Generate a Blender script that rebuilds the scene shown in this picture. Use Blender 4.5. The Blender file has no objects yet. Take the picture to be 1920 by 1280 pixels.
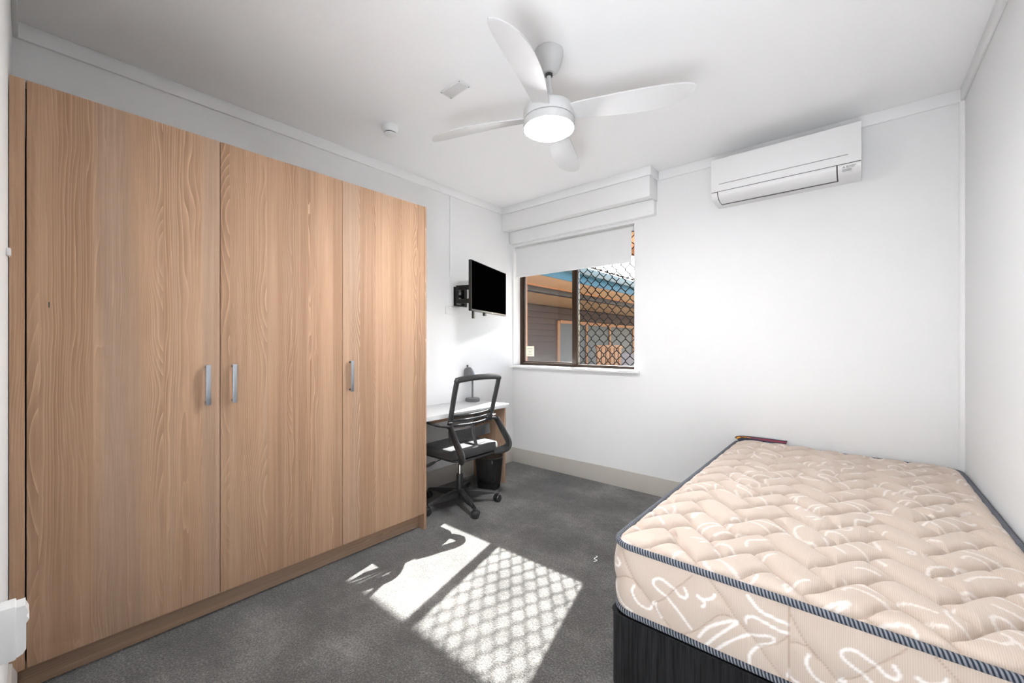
import bpy, bmesh, math, random
import numpy as np
from mathutils import Vector, Matrix

random.seed(4)
S = bpy.context.scene
COL = S.collection
PI = math.pi

# ------------------------------------------------------------------ camera, world, lights, exposure
YAW = 0.7021
cam = bpy.data.cameras.new('camera'); co = bpy.data.objects.new('camera', cam); COL.objects.link(co)
co.location = (0, 0, 1.25)
co.rotation_euler = (PI / 2, 0, YAW)
cam.sensor_width = 36.0
cam.lens = 36.0 * 767.2 / 1920.0
cam.shift_y = 6.1 / 1920.0
cam.clip_start = 0.02
S.camera = co

SUNDIR = Vector((-0.25, 1.0, 0.704)).normalized()      # towards the sun
w = bpy.data.worlds.new('world'); S.world = w; w.use_nodes = True
nt = w.node_tree; nt.nodes.clear()
sky = nt.nodes.new('ShaderNodeTexSky'); sky.sky_type = 'NISHITA'; sky.sun_disc = False
sky.sun_elevation = math.asin(SUNDIR.z); sky.sun_rotation = math.atan2(SUNDIR.x, SUNDIR.y)
sky.air_density = 1.0; sky.dust_density = 1.5; sky.ozone_density = 1.0
bg = nt.nodes.new('ShaderNodeBackground'); bg.inputs[1].default_value = 0.45
wo = nt.nodes.new('ShaderNodeOutputWorld')
nt.links.new(sky.outputs[0], bg.inputs[0]); nt.links.new(bg.outputs[0], wo.inputs[0])

def light(name, kind, loc, energy, color=(1, 1, 1), rot=(0, 0, 0), **kw):
    l = bpy.data.lights.new(name, kind); l.energy = energy; l.color = color
    for k, v in kw.items(): setattr(l, k, v)
    o = bpy.data.objects.new(name, l); COL.objects.link(o); o.location = loc; o.rotation_euler = rot
    return o
sun = light('sun', 'SUN', (0, 8, 8), 30.0, (1, 0.985, 0.96), angle=0.009)
sun.rotation_euler = (-SUNDIR).to_track_quat('-Z', 'Y').to_euler()
# added fill light, unseen behind the doorway, aimed up to brighten the ceiling
fill = light('fill_light', 'AREA', (0.0, -0.85, 0.35), 54.0, (0.92, 0.955, 1), (math.radians(159), 0, math.radians(62)), shape='RECTANGLE', size=1.1, size_y=0.9)
S.view_settings.view_transform = 'Standard'
S.view_settings.look = 'None'
S.view_settings.gamma = 1.0
S.view_settings.use_curve_mapping = False
S.view_settings.exposure = 0.84

# ------------------------------------------------------------------ mesh helpers
def tag(o, label=None, cat=None, group=None, kind=None):
    if label: o['label'] = label
    if cat: o['category'] = cat
    if group: o['group'] = group
    if kind: o['kind'] = kind
    return o

def empty(name, loc, label, cat, group=None):
    o = bpy.data.objects.new(name, None); COL.objects.link(o); o.location = loc
    o.empty_display_size = 0.05
    return tag(o, label, cat, group)

class MB:
    def __init__(s): s.v = []; s.f = []; s.uv = None
    def add(s, v, f):
        n = len(s.v); s.v += [tuple(map(float, p)) for p in v]; s.f += [tuple(i + n for i in q) for q in f]; return s
    def box(s, x0, x1, y0, y1, z0, z1, bev=0.0, seg=2):
        x0, x1 = sorted((x0, x1)); y0, y1 = sorted((y0, y1)); z0, z1 = sorted((z0, z1))
        if bev <= 0:
            v = [(x, y, z) for z in (z0, z1) for y in (y0, y1) for x in (x0, x1)]
            return s.add(v, [(0, 2, 3, 1), (4, 5, 7, 6), (0, 1, 5, 4), (2, 6, 7, 3), (0, 4, 6, 2), (1, 3, 7, 5)])
        bm = bmesh.new(); bmesh.ops.create_cube(bm, size=1)
        for q in bm.verts: q.co = Vector(((x0 + x1) / 2 + q.co.x * (x1 - x0), (y0 + y1) / 2 + q.co.y * (y1 - y0), (z0 + z1) / 2 + q.co.z * (z1 - z0)))
        bmesh.ops.bevel(bm, geom=bm.edges[:], offset=bev, segments=seg, affect='EDGES', profile=0.5)
        s.bm(bm); return s
    def bm(s, bm):
        bm.verts.index_update()
        s.add([q.co[:] for q in bm.verts], [[q.index for q in f.verts] for f in bm.faces]); bm.free(); return s
    def prism(s, pts, axis, a, b):
        """pts 2-D outline (CCW), extruded along axis from a to b. axis 'x': pts=(y,z); 'y': (x,z); 'z': (x,y)"""
        n = len(pts)
        def mk(p, t): return {'x': (t, p[0], p[1]), 'y': (p[0], t, p[1]), 'z': (p[0], p[1], t)}[axis]
        v = [mk(p, a) for p in pts] + [mk(p, b) for p in pts]
        f = [tuple(range(n))[::-1], tuple(range(n, 2 * n))] + [(i, (i + 1) % n, n + (i + 1) % n, n + i) for i in range(n)]
        return s.add(v, f)
    def lathe(s, prof, c=(0, 0, 0), n=32, mat=None):
        """prof list of (r,z)"""
        v = []; f = []
        for r, z in prof:
            for k in range(n):
                a = 2 * PI * k / n; v.append((r * math.cos(a), r * math.sin(a), z))
        m = len(prof)
        for j in range(m - 1):
            for k in range(n):
                f.append((j * n + k, j * n + (k + 1) % n, (j + 1) * n + (k + 1) % n, (j + 1) * n + k))
        f.append(tuple(range(n))[::-1]); f.append(tuple(range((m - 1) * n, m * n)))
        M = mat if mat is not None else Matrix.Identity(4)
        v = [tuple((M @ Vector(p)) + Vector(c)) for p in v]
        return s.add(v, f)
    def tube(s, pts, r, n=10, closed=False, sx=1.0, up=(0, 0, 1)):
        """swept ellipse: r number or list; sx scales the side axis"""
        P = [Vector(p) for p in pts]; m = len(P); R = r if isinstance(r, (list, tuple)) else [r] * m
        v = []; f = []; up = Vector(up)
        for i, p in enumerate(P):
            a = P[(i - 1) % m] if (closed or i > 0) else p; b = P[(i + 1) % m] if (closed or i < m - 1) else p
            t = (b - a).normalized()
            sd = t.cross(up)
            if sd.length < 1e-3: sd = t.cross(Vector((1, 0, 0)))
            sd.normalize(); u = sd.cross(t).normalized()
            for k in range(n):
                an = 2 * PI * k / n
                v.append(p + sd * (math.cos(an) * R[i] * sx) + u * (math.sin(an) * R[i]))
        for i in range(m if closed else m - 1):
            j = (i + 1) % m
            for k in range(n):
                f.append((i * n + k, i * n + (k + 1) % n, j * n + (k + 1) % n, j * n + k))
        if not closed:
            f.append(tuple(range(n))[::-1]); f.append(tuple(range((m - 1) * n, m * n)))
        return s.add(v, f)
    def build(s, name, mat, parent=None, smooth=30, off=None, fix=True):
        me = bpy.data.meshes.new(name)
        v = s.v
        if off is not None: v = [(a - off[0], b - off[1], c - off[2]) for a, b, c in v]
        me.from_pydata(v, [], s.f)
        if fix:
            b = bmesh.new(); b.from_mesh(me); bmesh.ops.recalc_face_normals(b, faces=b.faces[:]); b.to_mesh(me); b.free()
        if smooth:
            me.shade_smooth(); me.set_sharp_from_angle(angle=math.radians(smooth))
        o = bpy.data.objects.new(name, me); COL.objects.link(o)
        me.materials.append(mat)
        if parent is not None:
            o.parent = parent
            if off is None: 
                w = Vector((0, 0, 0)); q = parent
                while q is not None: w += q.location; q = q.parent
                o.location = -w
        elif off is not None: o.location = off
        return o

def arc(cx, cy, r, a0, a1, n):
    return [(cx + r * math.cos(math.radians(a0 + (a1 - a0) * i / n)), cy + r * math.sin(math.radians(a0 + (a1 - a0) * i / n))) for i in range(n + 1)]

def rrect(x0, x1, y0, y1, r, n=6):
    return arc(x1 - r, y1 - r, r, 0, 90, n) + arc(x0 + r, y1 - r, r, 90, 180, n) + arc(x0 + r, y0 + r, r, 180, 270, n) + arc(x1 - r, y0 + r, r, 270, 360, n)

def smoothpath(P, n=8, closed=False):
    P = [Vector(p) for p in P]; out = []; m = len(P)
    rng = range(m) if closed else range(m - 1)
    for i in rng:
        if closed: a, b, c, d = P[(i - 1) % m], P[i], P[(i + 1) % m], P[(i + 2) % m]
        else: a, b, c, d = P[max(i - 1, 0)], P[i], P[i + 1], P[min(i + 2, m - 1)]
        for k in range(n):
            t = k / n
            out.append(0.5 * ((2 * b) + (-a + c) * t + (2 * a - 5 * b + 4 * c - d) * t * t + (-a + 3 * b - 3 * c + d) * t ** 3))
    if not closed: out.append(P[-1])
    return out

# ------------------------------------------------------------------ materials
def srgb(r, g, b):
    f = lambda c: (c / 255 / 12.92) if c / 255 <= 0.04045 else ((c / 255 + 0.055) / 1.055) ** 2.4
    return (f(r), f(g), f(b), 1)

class NT:
    def __init__(s, name):
        s.m = bpy.data.materials.new(name); s.m.use_nodes = True; s.t = s.m.node_tree; s.t.nodes.clear()
        s.out = s.n('ShaderNodeOutputMaterial')
    def n(s, typ, **kw):
        x = s.t.nodes.new(typ)
        for k, v in kw.items(): setattr(x, k, v)
        return x
    def l(s, a, b): s.t.links.new(a, b)
    def put(s, inp, v):
        if isinstance(v, bpy.types.NodeSocket): s.l(v, inp)
        else: inp.default_value = v
    def math(s, op, a, b=None, c=None, clamp=False):
        x = s.n('ShaderNodeMath', operation=op); x.use_clamp = clamp; s.put(x.inputs[0], a)
        if b is not None: s.put(x.inputs[1], b)
        if c is not None: s.put(x.inputs[2], c)
        return x.outputs[0]
    def mix(s, f, a, b):
        x = s.n('ShaderNodeMix', data_type='RGBA'); s.put(x.inputs[0], f); s.put(x.inputs[6], a); s.put(x.inputs[7], b); return x.outputs[2]
    def obj(s): return s.n('ShaderNodeTexCoord').outputs['Object']
    def mapping(s, v, scale=(1, 1, 1), loc=(0, 0, 0), rot=(0, 0, 0)):
        x = s.n('ShaderNodeMapping'); s.l(v, x.inputs[0]); x.inputs['Scale'].default_value = scale; x.inputs['Location'].default_value = loc; x.inputs['Rotation'].default_value = rot; return x.outputs[0]
    def noise(s, v, scale, detail=3, rough=0.5, dist=0, out=0):
        x = s.n('ShaderNodeTexNoise'); s.put(x.inputs['Vector'], v); x.inputs['Scale'].default_value = scale; x.inputs['Detail'].default_value = detail
        x.inputs['Roughness'].default_value = rough; x.inputs['Distortion'].default_value = dist; return x.outputs[out]
    def ramp(s, f, stops, interp='LINEAR'):
        x = s.n('ShaderNodeValToRGB'); s.l(f, x.inputs[0]); e = x.color_ramp.elements; x.color_ramp.interpolation = interp
        while len(e) < len(stops): e.new(0.5)
        for q, (p, c) in zip(e, stops): q.position = p; q.color = c
        return x.outputs[0]
    def bump(s, h, strength=0.3, dist=0.01, normal=None):
        x = s.n('ShaderNodeBump'); s.l(h, x.inputs['Height']); x.inputs['Strength'].default_value = strength; x.inputs['Distance'].default_value = dist
        if normal is not None: s.l(normal, x.inputs['Normal'])
        return x.outputs[0]
    def bsdf(s, color, rough=0.6, metal=0.0, spec=0.5, normal=None, **kw):
        x = s.n('ShaderNodeBsdfPrincipled'); s.put(x.inputs['Base Color'], color); s.put(x.inputs['Roughness'], rough); s.put(x.inputs['Metallic'], metal)
        x.inputs['Specular IOR Level'].default_value = spec
        if normal is not None: s.l(normal, x.inputs['Normal'])
        for k, v in kw.items(): s.put(x.inputs[k.replace('_', ' ')], v)
        return x.outputs[0]
    def done(s, sh): s.l(sh, s.out.inputs[0]); return s.m

def plain(name, col, rough=0.5, metal=0.0, spec=0.5, vary=0.06, scale=12, bump=0.0, bscale=200):
    t = NT(name); v = t.obj(); nz = t.noise(v, scale, 3)
    c2 = tuple(min(1, x * (1 + vary)) for x in col[:3]) + (1,); c1 = tuple(x * (1 - vary) for x in col[:3]) + (1,)
    c = t.mix(nz, c1, c2)
    nrm = t.bump(t.noise(v, bscale, 2), bump, 0.002) if bump else None
    return t.done(t.bsdf(c, rough, metal, spec, nrm))

M = {}
def wallmat(name, col):
    t = NT(name); v = t.obj()
    a = t.noise(v, 1.6, 3); b = t.noise(v, 90, 3, 0.6); d = t.noise(v, 14, 3)
    c = t.mix(a, tuple(x * 0.985 for x in col[:3]) + (1,), col)
    h = t.math('ADD', t.math('MULTIPLY', b, 0.5), d)
    return t.done(t.bsdf(c, 0.62, 0, 0.3, t.bump(h, 0.22, 0.0035)))
M['wall'] = wallmat('wall_paint', (0.80, 0.80, 0.80, 1))
M['ceil'] = wallmat('ceiling_paint', (0.91, 0.91, 0.915, 1))
M['trim'] = plain('trim_gloss_white', (0.82, 0.82, 0.82, 1), 0.35, vary=0.01)
M['skirt'] = plain('skirting_taupe', srgb(182, 177, 170), 0.4, vary=0.03, scale=6)
M['white_plastic'] = plain('white_plastic', (0.76, 0.76, 0.76, 1), 0.32, vary=0.01)
M['fan_white'] = plain('fan_white', (0.60, 0.60, 0.60, 1), 0.6, vary=0.01)
M['grey_plastic'] = plain('grey_plastic', (0.3, 0.3, 0.3, 1), 0.4, vary=0.03)
M['dark_gap'] = plain('dark_gap', (0.05, 0.05, 0.05, 1), 0.6, vary=0.05)
M['ink'] = plain('grey_ink', (0.13, 0.13, 0.13, 1), 0.5, vary=0.05)
M['black_plastic'] = plain('black_plastic', (0.022, 0.022, 0.023, 1), 0.42, vary=0.12, bump=0.15, bscale=500)
M['frame_plastic'] = plain('charcoal_plastic', (0.022, 0.022, 0.023, 1), 0.42, vary=0.1, bump=0.15, bscale=500)
M['black_metal'] = plain('black_metal', (0.02, 0.02, 0.02, 1), 0.35, 0.4, vary=0.15)
M['screen'] = plain('tv_screen', (0.0005, 0.0005, 0.0005, 1), 0.6, 0, 0.0, vary=0.02)
M['bezel'] = plain('tv_bezel', (0.02, 0.02, 0.02, 1), 0.25, vary=0.02)
M['steel'] = plain('brushed_steel', (0.40, 0.43, 0.47, 1), 0.33, 0.9, vary=0.05, scale=60)
M['chrome'] = plain('chrome', (0.75, 0.75, 0.76, 1), 0.12, 1.0, vary=0.02)
M['bronze'] = plain('bronze_aluminium', (0.030, 0.015, 0.007, 1), 0.35, 0.2, vary=0.15, scale=30)
M['mesh_wire'] = plain('grille_black', (0.006, 0.0055, 0.005, 1), 0.6, 0.0, vary=0.2, spec=0.15)
M['base_metal'] = plain('base_dark_metal', (0.055, 0.055, 0.056, 1), 0.28, 0.5, vary=0.1)
M['laminate'] = plain('white_laminate', (0.74, 0.74, 0.74, 1), 0.3, vary=0.02, scale=40)
M['lamp_grey'] = plain('lamp_grey', (0.11, 0.11, 0.115, 1), 0.35, 0.3, vary=0.1)
M['blind'] = plain('blind_fabric', (0.74, 0.74, 0.74, 1), 0.8, vary=0.01, bump=0.1, bscale=900)
M['paper'] = plain('cream_paper', srgb(238, 228, 205), 0.7, vary=0.02)
M['dark_red'] = plain('print_maroon', srgb(120, 40, 60), 0.7)
M['orange'] = plain('print_orange', srgb(235, 150, 30), 0.7)
M['navy'] = plain('print_navy', srgb(30, 40, 60), 0.7)
M['lint'] = plain('lint_white', (0.8, 0.8, 0.78, 1), 0.9)

# light diffuser of the fan
t = NT('lamp_diffuser'); e = t.n('ShaderNodeEmission'); e.inputs[0].default_value = (1, 1, 1, 1); e.inputs[1].default_value = 5.0
nz = t.noise(t.obj(), 5, 1); t.l(t.math('MULTIPLY_ADD', nz, 4.0, 185.0), e.inputs[1]); e.inputs[0].default_value = (0.95, 0.975, 1, 1)
M['diffuser'] = t.done(e.outputs[0])

# wood-look laminate with vertical staves, straight and cathedral grain
def woodmat(name, horiz=False, seed=0.0, tone=1.0):
    t = NT(name); v = t.obj()
    sp = t.n('ShaderNodeSeparateXYZ'); t.l(v, sp.inputs[0])
    x, y, z = sp.outputs
    yy = t.math('ADD', y, x) if not horiz else z
    zz = z if not horiz else y
    yy = t.math('ADD', yy, seed)
    cv = t.n('ShaderNodeCombineXYZ'); t.put(cv.inputs[0], yy); t.put(cv.inputs[1], zz); P = cv.outputs[0]
    s = t.math('MULTIPLY', yy, 8.6)
    jit = t.noise(t.mapping(P, (2.5, 0.0, 0)), 1.0, 0); s = t.math('MULTIPLY_ADD', jit, 1.6, s)
    cell = t.math('FLOOR', s); fr = t.math('SUBTRACT', s, cell)
    wn = t.n('ShaderNodeTexWhiteNoise', noise_dimensions='1D'); t.l(cell, wn.inputs['W']); r = wn.outputs[0]
    sc = t.n('ShaderNodeSeparateColor'); t.l(wn.outputs[1], sc.inputs[0]); r2, r3, r4 = sc.outputs
    flip = t.math('GREATER_THAN', r2, 0.5)
    a = t.math('ABSOLUTE', t.math('SUBTRACT', fr, flip))
    cz = t.n('ShaderNodeCombineXYZ'); t.put(cz.inputs[0], t.math('MULTIPLY', cell, 7.3)); t.put(cz.inputs[1], zz)
    zn = t.noise(t.mapping(cz.outputs[0], (1, 1.5, 1)), 1.0, 1)
    wob = t.noise(t.mapping(P, (5, 2.2, 1)), 1.0, 1)
    cath = t.math('GREATER_THAN', r, 0.50)
    # straight staves: near-vertical lines; cathedral staves: arches hugging one edge, moving up the board
    g1_ = t.math('MULTIPLY_ADD', t.math('MULTIPLY', a, a), 16.0, t.math('MULTIPLY', a, 3.0))
    g1_ = t.math('MULTIPLY_ADD', zn, 17.0, g1_)
    g1_ = t.math('MULTIPLY_ADD', wob, 1.0, g1_)
    g2_ = t.math('MULTIPLY_ADD', t.math('ADD', a, t.math('MULTIPLY', t.noise(t.mapping(P, (14, 0.3, 1)), 1.0, 2), .9)), 13.0, t.math('MULTIPLY', t.noise(t.mapping(P, (2.0, 1.0, 1)), 1.6, 2), 6.0))
    mg = t.n('ShaderNodeMix', data_type='FLOAT'); t.l(cath, mg.inputs[0]); t.l(g2_, mg.inputs[2]); t.l(g1_, mg.inputs[3])
    g = t.math('ADD', mg.outputs[0], t.math('MULTIPLY', r3, 5.0))
    ph = t.math('FRACT', g)
    line = t.math('POWER', ph, 8.0)
    lmask = t.noise(t.mapping(P, (3.5, 0.4, 1)), 2.0, 2)
    lmask = t.ramp(lmask, [(0.36, (0.10, 0.10, 0.10, 1)), (0.62, (1, 1, 1, 1))])
    line = t.math('MULTIPLY', line, lmask)
    fib = t.noise(t.mapping(P, (260, 7, 1)), 1.0, 3, 0.6)
    fib2 = t.noise(t.mapping(P, (70, 1.0, 1)), 1.0, 3, 0.6)
    tone1 = t.math('MULTIPLY_ADD', t.math('SUBTRACT', r4, 0.5), 0.5, t.noise(t.mapping(P, (11, 0.35, 1)), 1.0, 3))
    c = t.ramp(tone1, [(0.24, srgb(146, 116, 92)), (0.40, srgb(168, 135, 108)), (0.56, srgb(184, 152, 124)), (0.72, srgb(164, 142, 124))])
    pk = t.noise(t.mapping(P, (4.0, 0.6, 1), (3, 5, 0)), 1.0, 2)
    c = t.mix(t.math('MULTIPLY', pk, 0.55), c, srgb(184, 146, 118))
    c = t.mix(t.math('MULTIPLY', line, 0.62), c, srgb(226, 190, 156))
    drk = t.math('MULTIPLY', t.math('SUBTRACT', 1.0, ph), 0.55)
    c = t.mix(t.math('MULTIPLY', drk, lmask), c, srgb(128, 92, 66))
    c = t.mix(t.math('MULTIPLY', t.math('SUBTRACT', fib, 0.35, clamp=True), 0.85), c, srgb(140, 110, 90))
    c = t.mix(t.math('MULTIPLY', t.math('SUBTRACT', fib2, 0.42, clamp=True), 0.6), c, srgb(224, 196, 170))
    if tone != 1.0:
        c = t.mix(1.0 - tone, c, (0.02, 0.012, 0.008, 1))
    return t.done(t.bsdf(c, 0.62, 0, 0.18, t.bump(fib, 0.04, 0.0006)))
M['wood'] = woodmat('oak_laminate', seed=0.37)
M['wood2'] = woodmat('oak_laminate_b', seed=5.11)
M['wood3'] = woodmat('oak_laminate_c', seed=9.63)
M['wood_h'] = woodmat('oak_laminate_rail', horiz=True, seed=3.1, tone=0.92)

# carpet
t = NT('carpet_grey'); v = t.obj()
a = t.noise(v, 2.6, 4, 0.55); b = t.noise(v, 120, 4, 0.8); c3 = t.noise(v, 22, 3)
k = t.math('ADD', t.math('MULTIPLY', a, 0.40), t.math('MULTIPLY', b, 0.75)); k = t.math('ADD', k, t.math('MULTIPLY', c3, 0.12))
c = t.ramp(k, [(0.46, (0.022, 0.0205, 0.019, 1)), (0.63, (0.082, 0.077, 0.071, 1)), (0.80, (0.26, 0.248, 0.232, 1))])
vv = t.n('ShaderNodeTexVoronoi'); t.l(v, vv.inputs['Vector']); vv.inputs['Scale'].default_value = 260
hh = t.math('ADD', b, t.math('MULTIPLY', vv.outputs[0], 0.6))
M['carpet'] = t.done(t.bsdf(c, 0.95, 0, 0.1, t.bump(hh, 0.9, 0.006), Sheen_Weight=0.25))

# glass that lets the sun through
def glassmat(name, dust):
    t = NT(name); fr = t.n('ShaderNodeFresnel'); fr.inputs[0].default_value = 1.45
    tr = t.n('ShaderNodeBsdfTransparent'); tr.inputs[0].default_value = (0.96, 0.97, 0.97, 1)
    gl = t.n('ShaderNodeBsdfGlossy'); gl.inputs['Roughness'].default_value = 0.02
    m1 = t.n('ShaderNodeMixShader'); t.l(t.math('MULTIPLY', fr.outputs[0], 0.4), m1.inputs[0]); t.l(tr.outputs[0], m1.inputs[1]); t.l(gl.outputs[0], m1.inputs[2])
    if not dust: return t.done(m1.outputs[0])
    v = t.obj(); sp = t.n('ShaderNodeSeparateXYZ'); t.l(v, sp.inputs[0])
    nz = t.noise(v, 160, 4, 0.8); nz2 = t.noise(v, 5, 3)
    low = t.math('MULTIPLY', t.math('SUBTRACT', 1.62, sp.outputs[2], clamp=True), 1.3)
    k = t.math('MULTIPLY', t.math('MULTIPLY', t.math('SUBTRACT', nz, 0.45, clamp=True), 0.65), low)
    k = t.math('ADD', k, t.math('MULTIPLY', t.math('POWER', low, 6.0), 0.25), clamp=True)
    k = t.math('MULTIPLY', k, dust)
    df = t.n('ShaderNodeBsdfDiffuse'); df.inputs[0].default_value = (0.7, 0.68, 0.66, 1)
    tl = t.n('ShaderNodeBsdfTranslucent'); tl.inputs[0].default_value = (0.6, 0.6, 0.62, 1)
    ad = t.n('ShaderNodeMixShader'); ad.inputs[0].default_value = 0.25; t.l(df.outputs[0], ad.inputs[1]); t.l(tl.outputs[0], ad.inputs[2])
    m2 = t.n('ShaderNodeMixShader'); t.l(k, m2.inputs[0]); t.l(m1.outputs[0], m2.inputs[1]); t.l(ad.outputs[0], m2.inputs[2])
    return t.done(m2.outputs[0])
M['glass_dusty'] = glassmat('window_glass_dusty', 0.35)
M['glass'] = glassmat('window_glass', 0.0)

# see-through woven mesh
def netmat(name, col, alpha, scale):
    t = NT(name); v = t.obj()
    nz = t.noise(v, scale, 2)
    a = t.math('MULTIPLY_ADD', nz, 0.25, alpha - 0.12, clamp=True)
    tr = t.n('ShaderNodeBsdfTransparent'); mx = t.n('ShaderNodeMixShader'); t.l(a, mx.inputs[0]); t.l(tr.outputs[0], mx.inputs[1])
    t.l(t.bsdf(col, 0.7, 0, 0.3), mx.inputs[2]); return t.done(mx.outputs[0])
M['net'] = netmat('chair_net', (0.25, 0.25, 0.25, 1), 0.22, 300)
M['net_dark'] = netmat('lumbar_net', (0.03, 0.03, 0.03, 1), 0.62, 300)
M['bin_net'] = netmat('bin_wire_net', (0.015, 0.015, 0.015, 1), 0.80, 400)

t = NT('seat_fabric'); v = t.obj(); nz = t.noise(v, 260, 2, 0.7)
M['seat'] = t.done(t.bsdf(t.mix(nz, (0.012, 0.012, 0.013, 1), (0.05, 0.05, 0.052, 1)), 0.9, 0, 0.2, t.bump(nz, 0.6, 0.003), Sheen_Weight=0.15))

# bed base fabric: black chenille, vertical ribs
t = NT('base_fabric'); v = t.obj()
r1 = t.noise(t.mapping(v, (260, 260, 6)), 1.0, 3, 0.7); r2 = t.noise(t.mapping(v, (60, 60, 2)), 1.0, 2)
kk = t.math('ADD', t.math('MULTIPLY', r1, 0.7), t.math('MULTIPLY', r2, 0.3))
M['base'] = t.done(t.bsdf(t.ramp(kk, [(0.35, (0.003, 0.003, 0.0035, 1)), (0.7, (0.026, 0.026, 0.027, 1))]), 0.85, 0, 0.15, t.bump(r1, 0.5, 0.003), Sheen_Weight=0.06))

# mattress ticking with printed scribbles (attribute "print") and seams with crease shade painted into their colour
def ticking(name, ribaxis):
    t = NT(name); v = t.obj()
    pa = t.n('ShaderNodeAttribute', attribute_name='print'); st = t.n('ShaderNodeAttribute', attribute_name='stitch_shade')
    wv = t.n('ShaderNodeTexWave', wave_type='BANDS', bands_direction=ribaxis, wave_profile='SIN'); t.l(v, wv.inputs['Vector']); wv.inputs['Scale'].default_value = 70; wv.inputs['Distortion'].default_value = 0.6; wv.inputs['Detail'].default_value = 1; wv.inputs['Detail Scale'].default_value = 3
    sq = t.noise(v, 5, 3)
    base = t.mix(sq, srgb(196, 179, 165), srgb(205, 191, 179))
    c = t.mix(t.math('MULTIPLY', wv.outputs['Fac'], 0.30), base, srgb(172, 148, 128))
    c = t.mix(t.math('MULTIPLY', pa.outputs['Fac'], 0.85), c, srgb(236, 232, 228))
    c = t.mix(t.math('MULTIPLY', st.outputs['Fac'], 0.6), c, srgb(150, 122, 100))
    return t.done(t.bsdf(c, 0.85, 0, 0.15, t.bump(wv.outputs['Fac'], 0.25, 0.0012), Sheen_Weight=0.2))
M['tick_top'] = ticking('ticking_top', 'X'); M['tick_side'] = ticking('ticking_side', 'X')

t = NT('piping_rope'); uv = t.n('ShaderNodeUVMap').outputs[0]; sp = t.n('ShaderNodeSeparateXYZ'); t.l(uv, sp.inputs[0])
k = t.math('FRACT', t.math('ADD', t.math('MULTIPLY', sp.outputs[0], 110.0), t.math('MULTIPLY', sp.outputs[1], 2.0)))
k = t.math('ABSOLUTE', t.math('SUBTRACT', k, 0.5)); k = t.math('MULTIPLY', k, 2.0)
c = t.ramp(k, [(0.34, srgb(40, 48, 60)), (0.68, srgb(132, 134, 140))])
M['piping'] = t.done(t.bsdf(c, 0.7, 0, 0.2, t.bump(k, 0.7, 0.002)))

# outdoors
M['fascia'] = plain('fascia_blue', srgb(30, 84, 104), 0.5, vary=0.1, scale=6)
M['gutter'] = plain('gutter_teal', srgb(58, 84, 90), 0.4, vary=0.08, scale=6)
M['soffit'] = plain('soffit_tan', srgb(176, 138, 98), 0.7, vary=0.12, scale=5)
M['beam'] = plain('beam_dark', (0.035, 0.03, 0.028, 1), 0.6, vary=0.2)
M['clad'] = plain('cladding_brown', srgb(76, 60, 54), 0.8, vary=0.22, scale=9, bump=0.4, bscale=60)
M['tan_wood'] = plain('outdoor_timber', srgb(158, 108, 68), 0.6, vary=0.2, scale=20)
M['dark_pane'] = plain('far_window_pane', (0.035, 0.045, 0.06, 1), 0.5, vary=0.4, scale=4)
M['tile'] = plain('roof_tile_pale', srgb(112, 92, 88), 0.8, vary=0.12, scale=14)
M['concrete'] = plain('concrete', srgb(176, 172, 166), 0.9, vary=0.12, scale=3, bump=0.3, bscale=80)
M['brick'] = plain('brick_outer', srgb(150, 110, 90), 0.9, vary=0.2, scale=12)
M['render'] = plain('white_render', (0.35, 0.35, 0.35, 1), 0.9, vary=0.04)

# ------------------------------------------------------------------ room shell
XL, XR, YB, YF, H = -2.851, 0.453, 3.379, -0.045, 2.68
WX0, WX1, WZ0, WZ1 = -2.835, -1.475, 1.03, 2.30       # window opening
def struct(name, mb, mat, parent=None, smooth=30, label=None):
    o = mb.build(name, mat, parent, smooth)
    if parent is None: o['kind'] = 'structure'
    if label: o['label'] = label
    return o
struct('floor', MB().box(XL - .1, XR + .1, -1.5, YB + .02, -0.12, 0), M['carpet'], label='dark grey cut pile carpet')
struct('ceiling', MB().box(XL - .2, XR + .2, -1.5, YB + .28, H, H + .1), M['ceil'], label='white painted ceiling')
struct('wall_left', MB().box(XL - .12, XL, YF - .12, YB + .02, 0, H), M['wall'])
struct('wall_right', MB().box(XR, XR + .12, -1.4, YB + .02, 0, H), M['wall'])
mb = MB()
mb.box(XL - .12, WX0, YB, YB + .11, -.1, H); mb.box(WX1, XR + .12, YB, YB + .11, -.1, H)
mb.box(WX0, WX1, YB, YB + .11, -.1, WZ0); mb.box(WX0, WX1, YB, YB + .11, WZ1, H)
struct('wall_back', mb, M['wall'])
mb = MB()                                                # outer leaf keeps the daylight out of the cavity
mb.box(XL - .3, WX0 - .0, YB + .11, YB + .24, -.1, H + .1); mb.box(WX1, XR + .3, YB + .11, YB + .24, -.1, H + .1)
mb.box(WX0, WX1, YB + .16, YB + .24, -.1, WZ0); mb.box(WX0, WX1, YB + .16, YB + .24, WZ1, H + .1)
struct('wall_outer', mb, M['brick'])
mb = MB(); DX0, DX1 = -0.72, 0.26                          # front wall with the doorway the camera stands in
mb.box(XL, DX0, YF - .11, YF, 0, H); mb.box(DX1, XR, YF - .11, YF, 0, H); mb.box(DX0, DX1, YF - .11, YF, 2.06, H)
struct('wall_front', mb, M['wall'])
mb = MB(); mb.box(-1.3, -1.2, -1.5, YF - .11, 0, H); mb.box(-1.3, XR + .12, -1.5, -1.4, 0, H)
struct('wall_hallway', mb, M['wall'])

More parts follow.
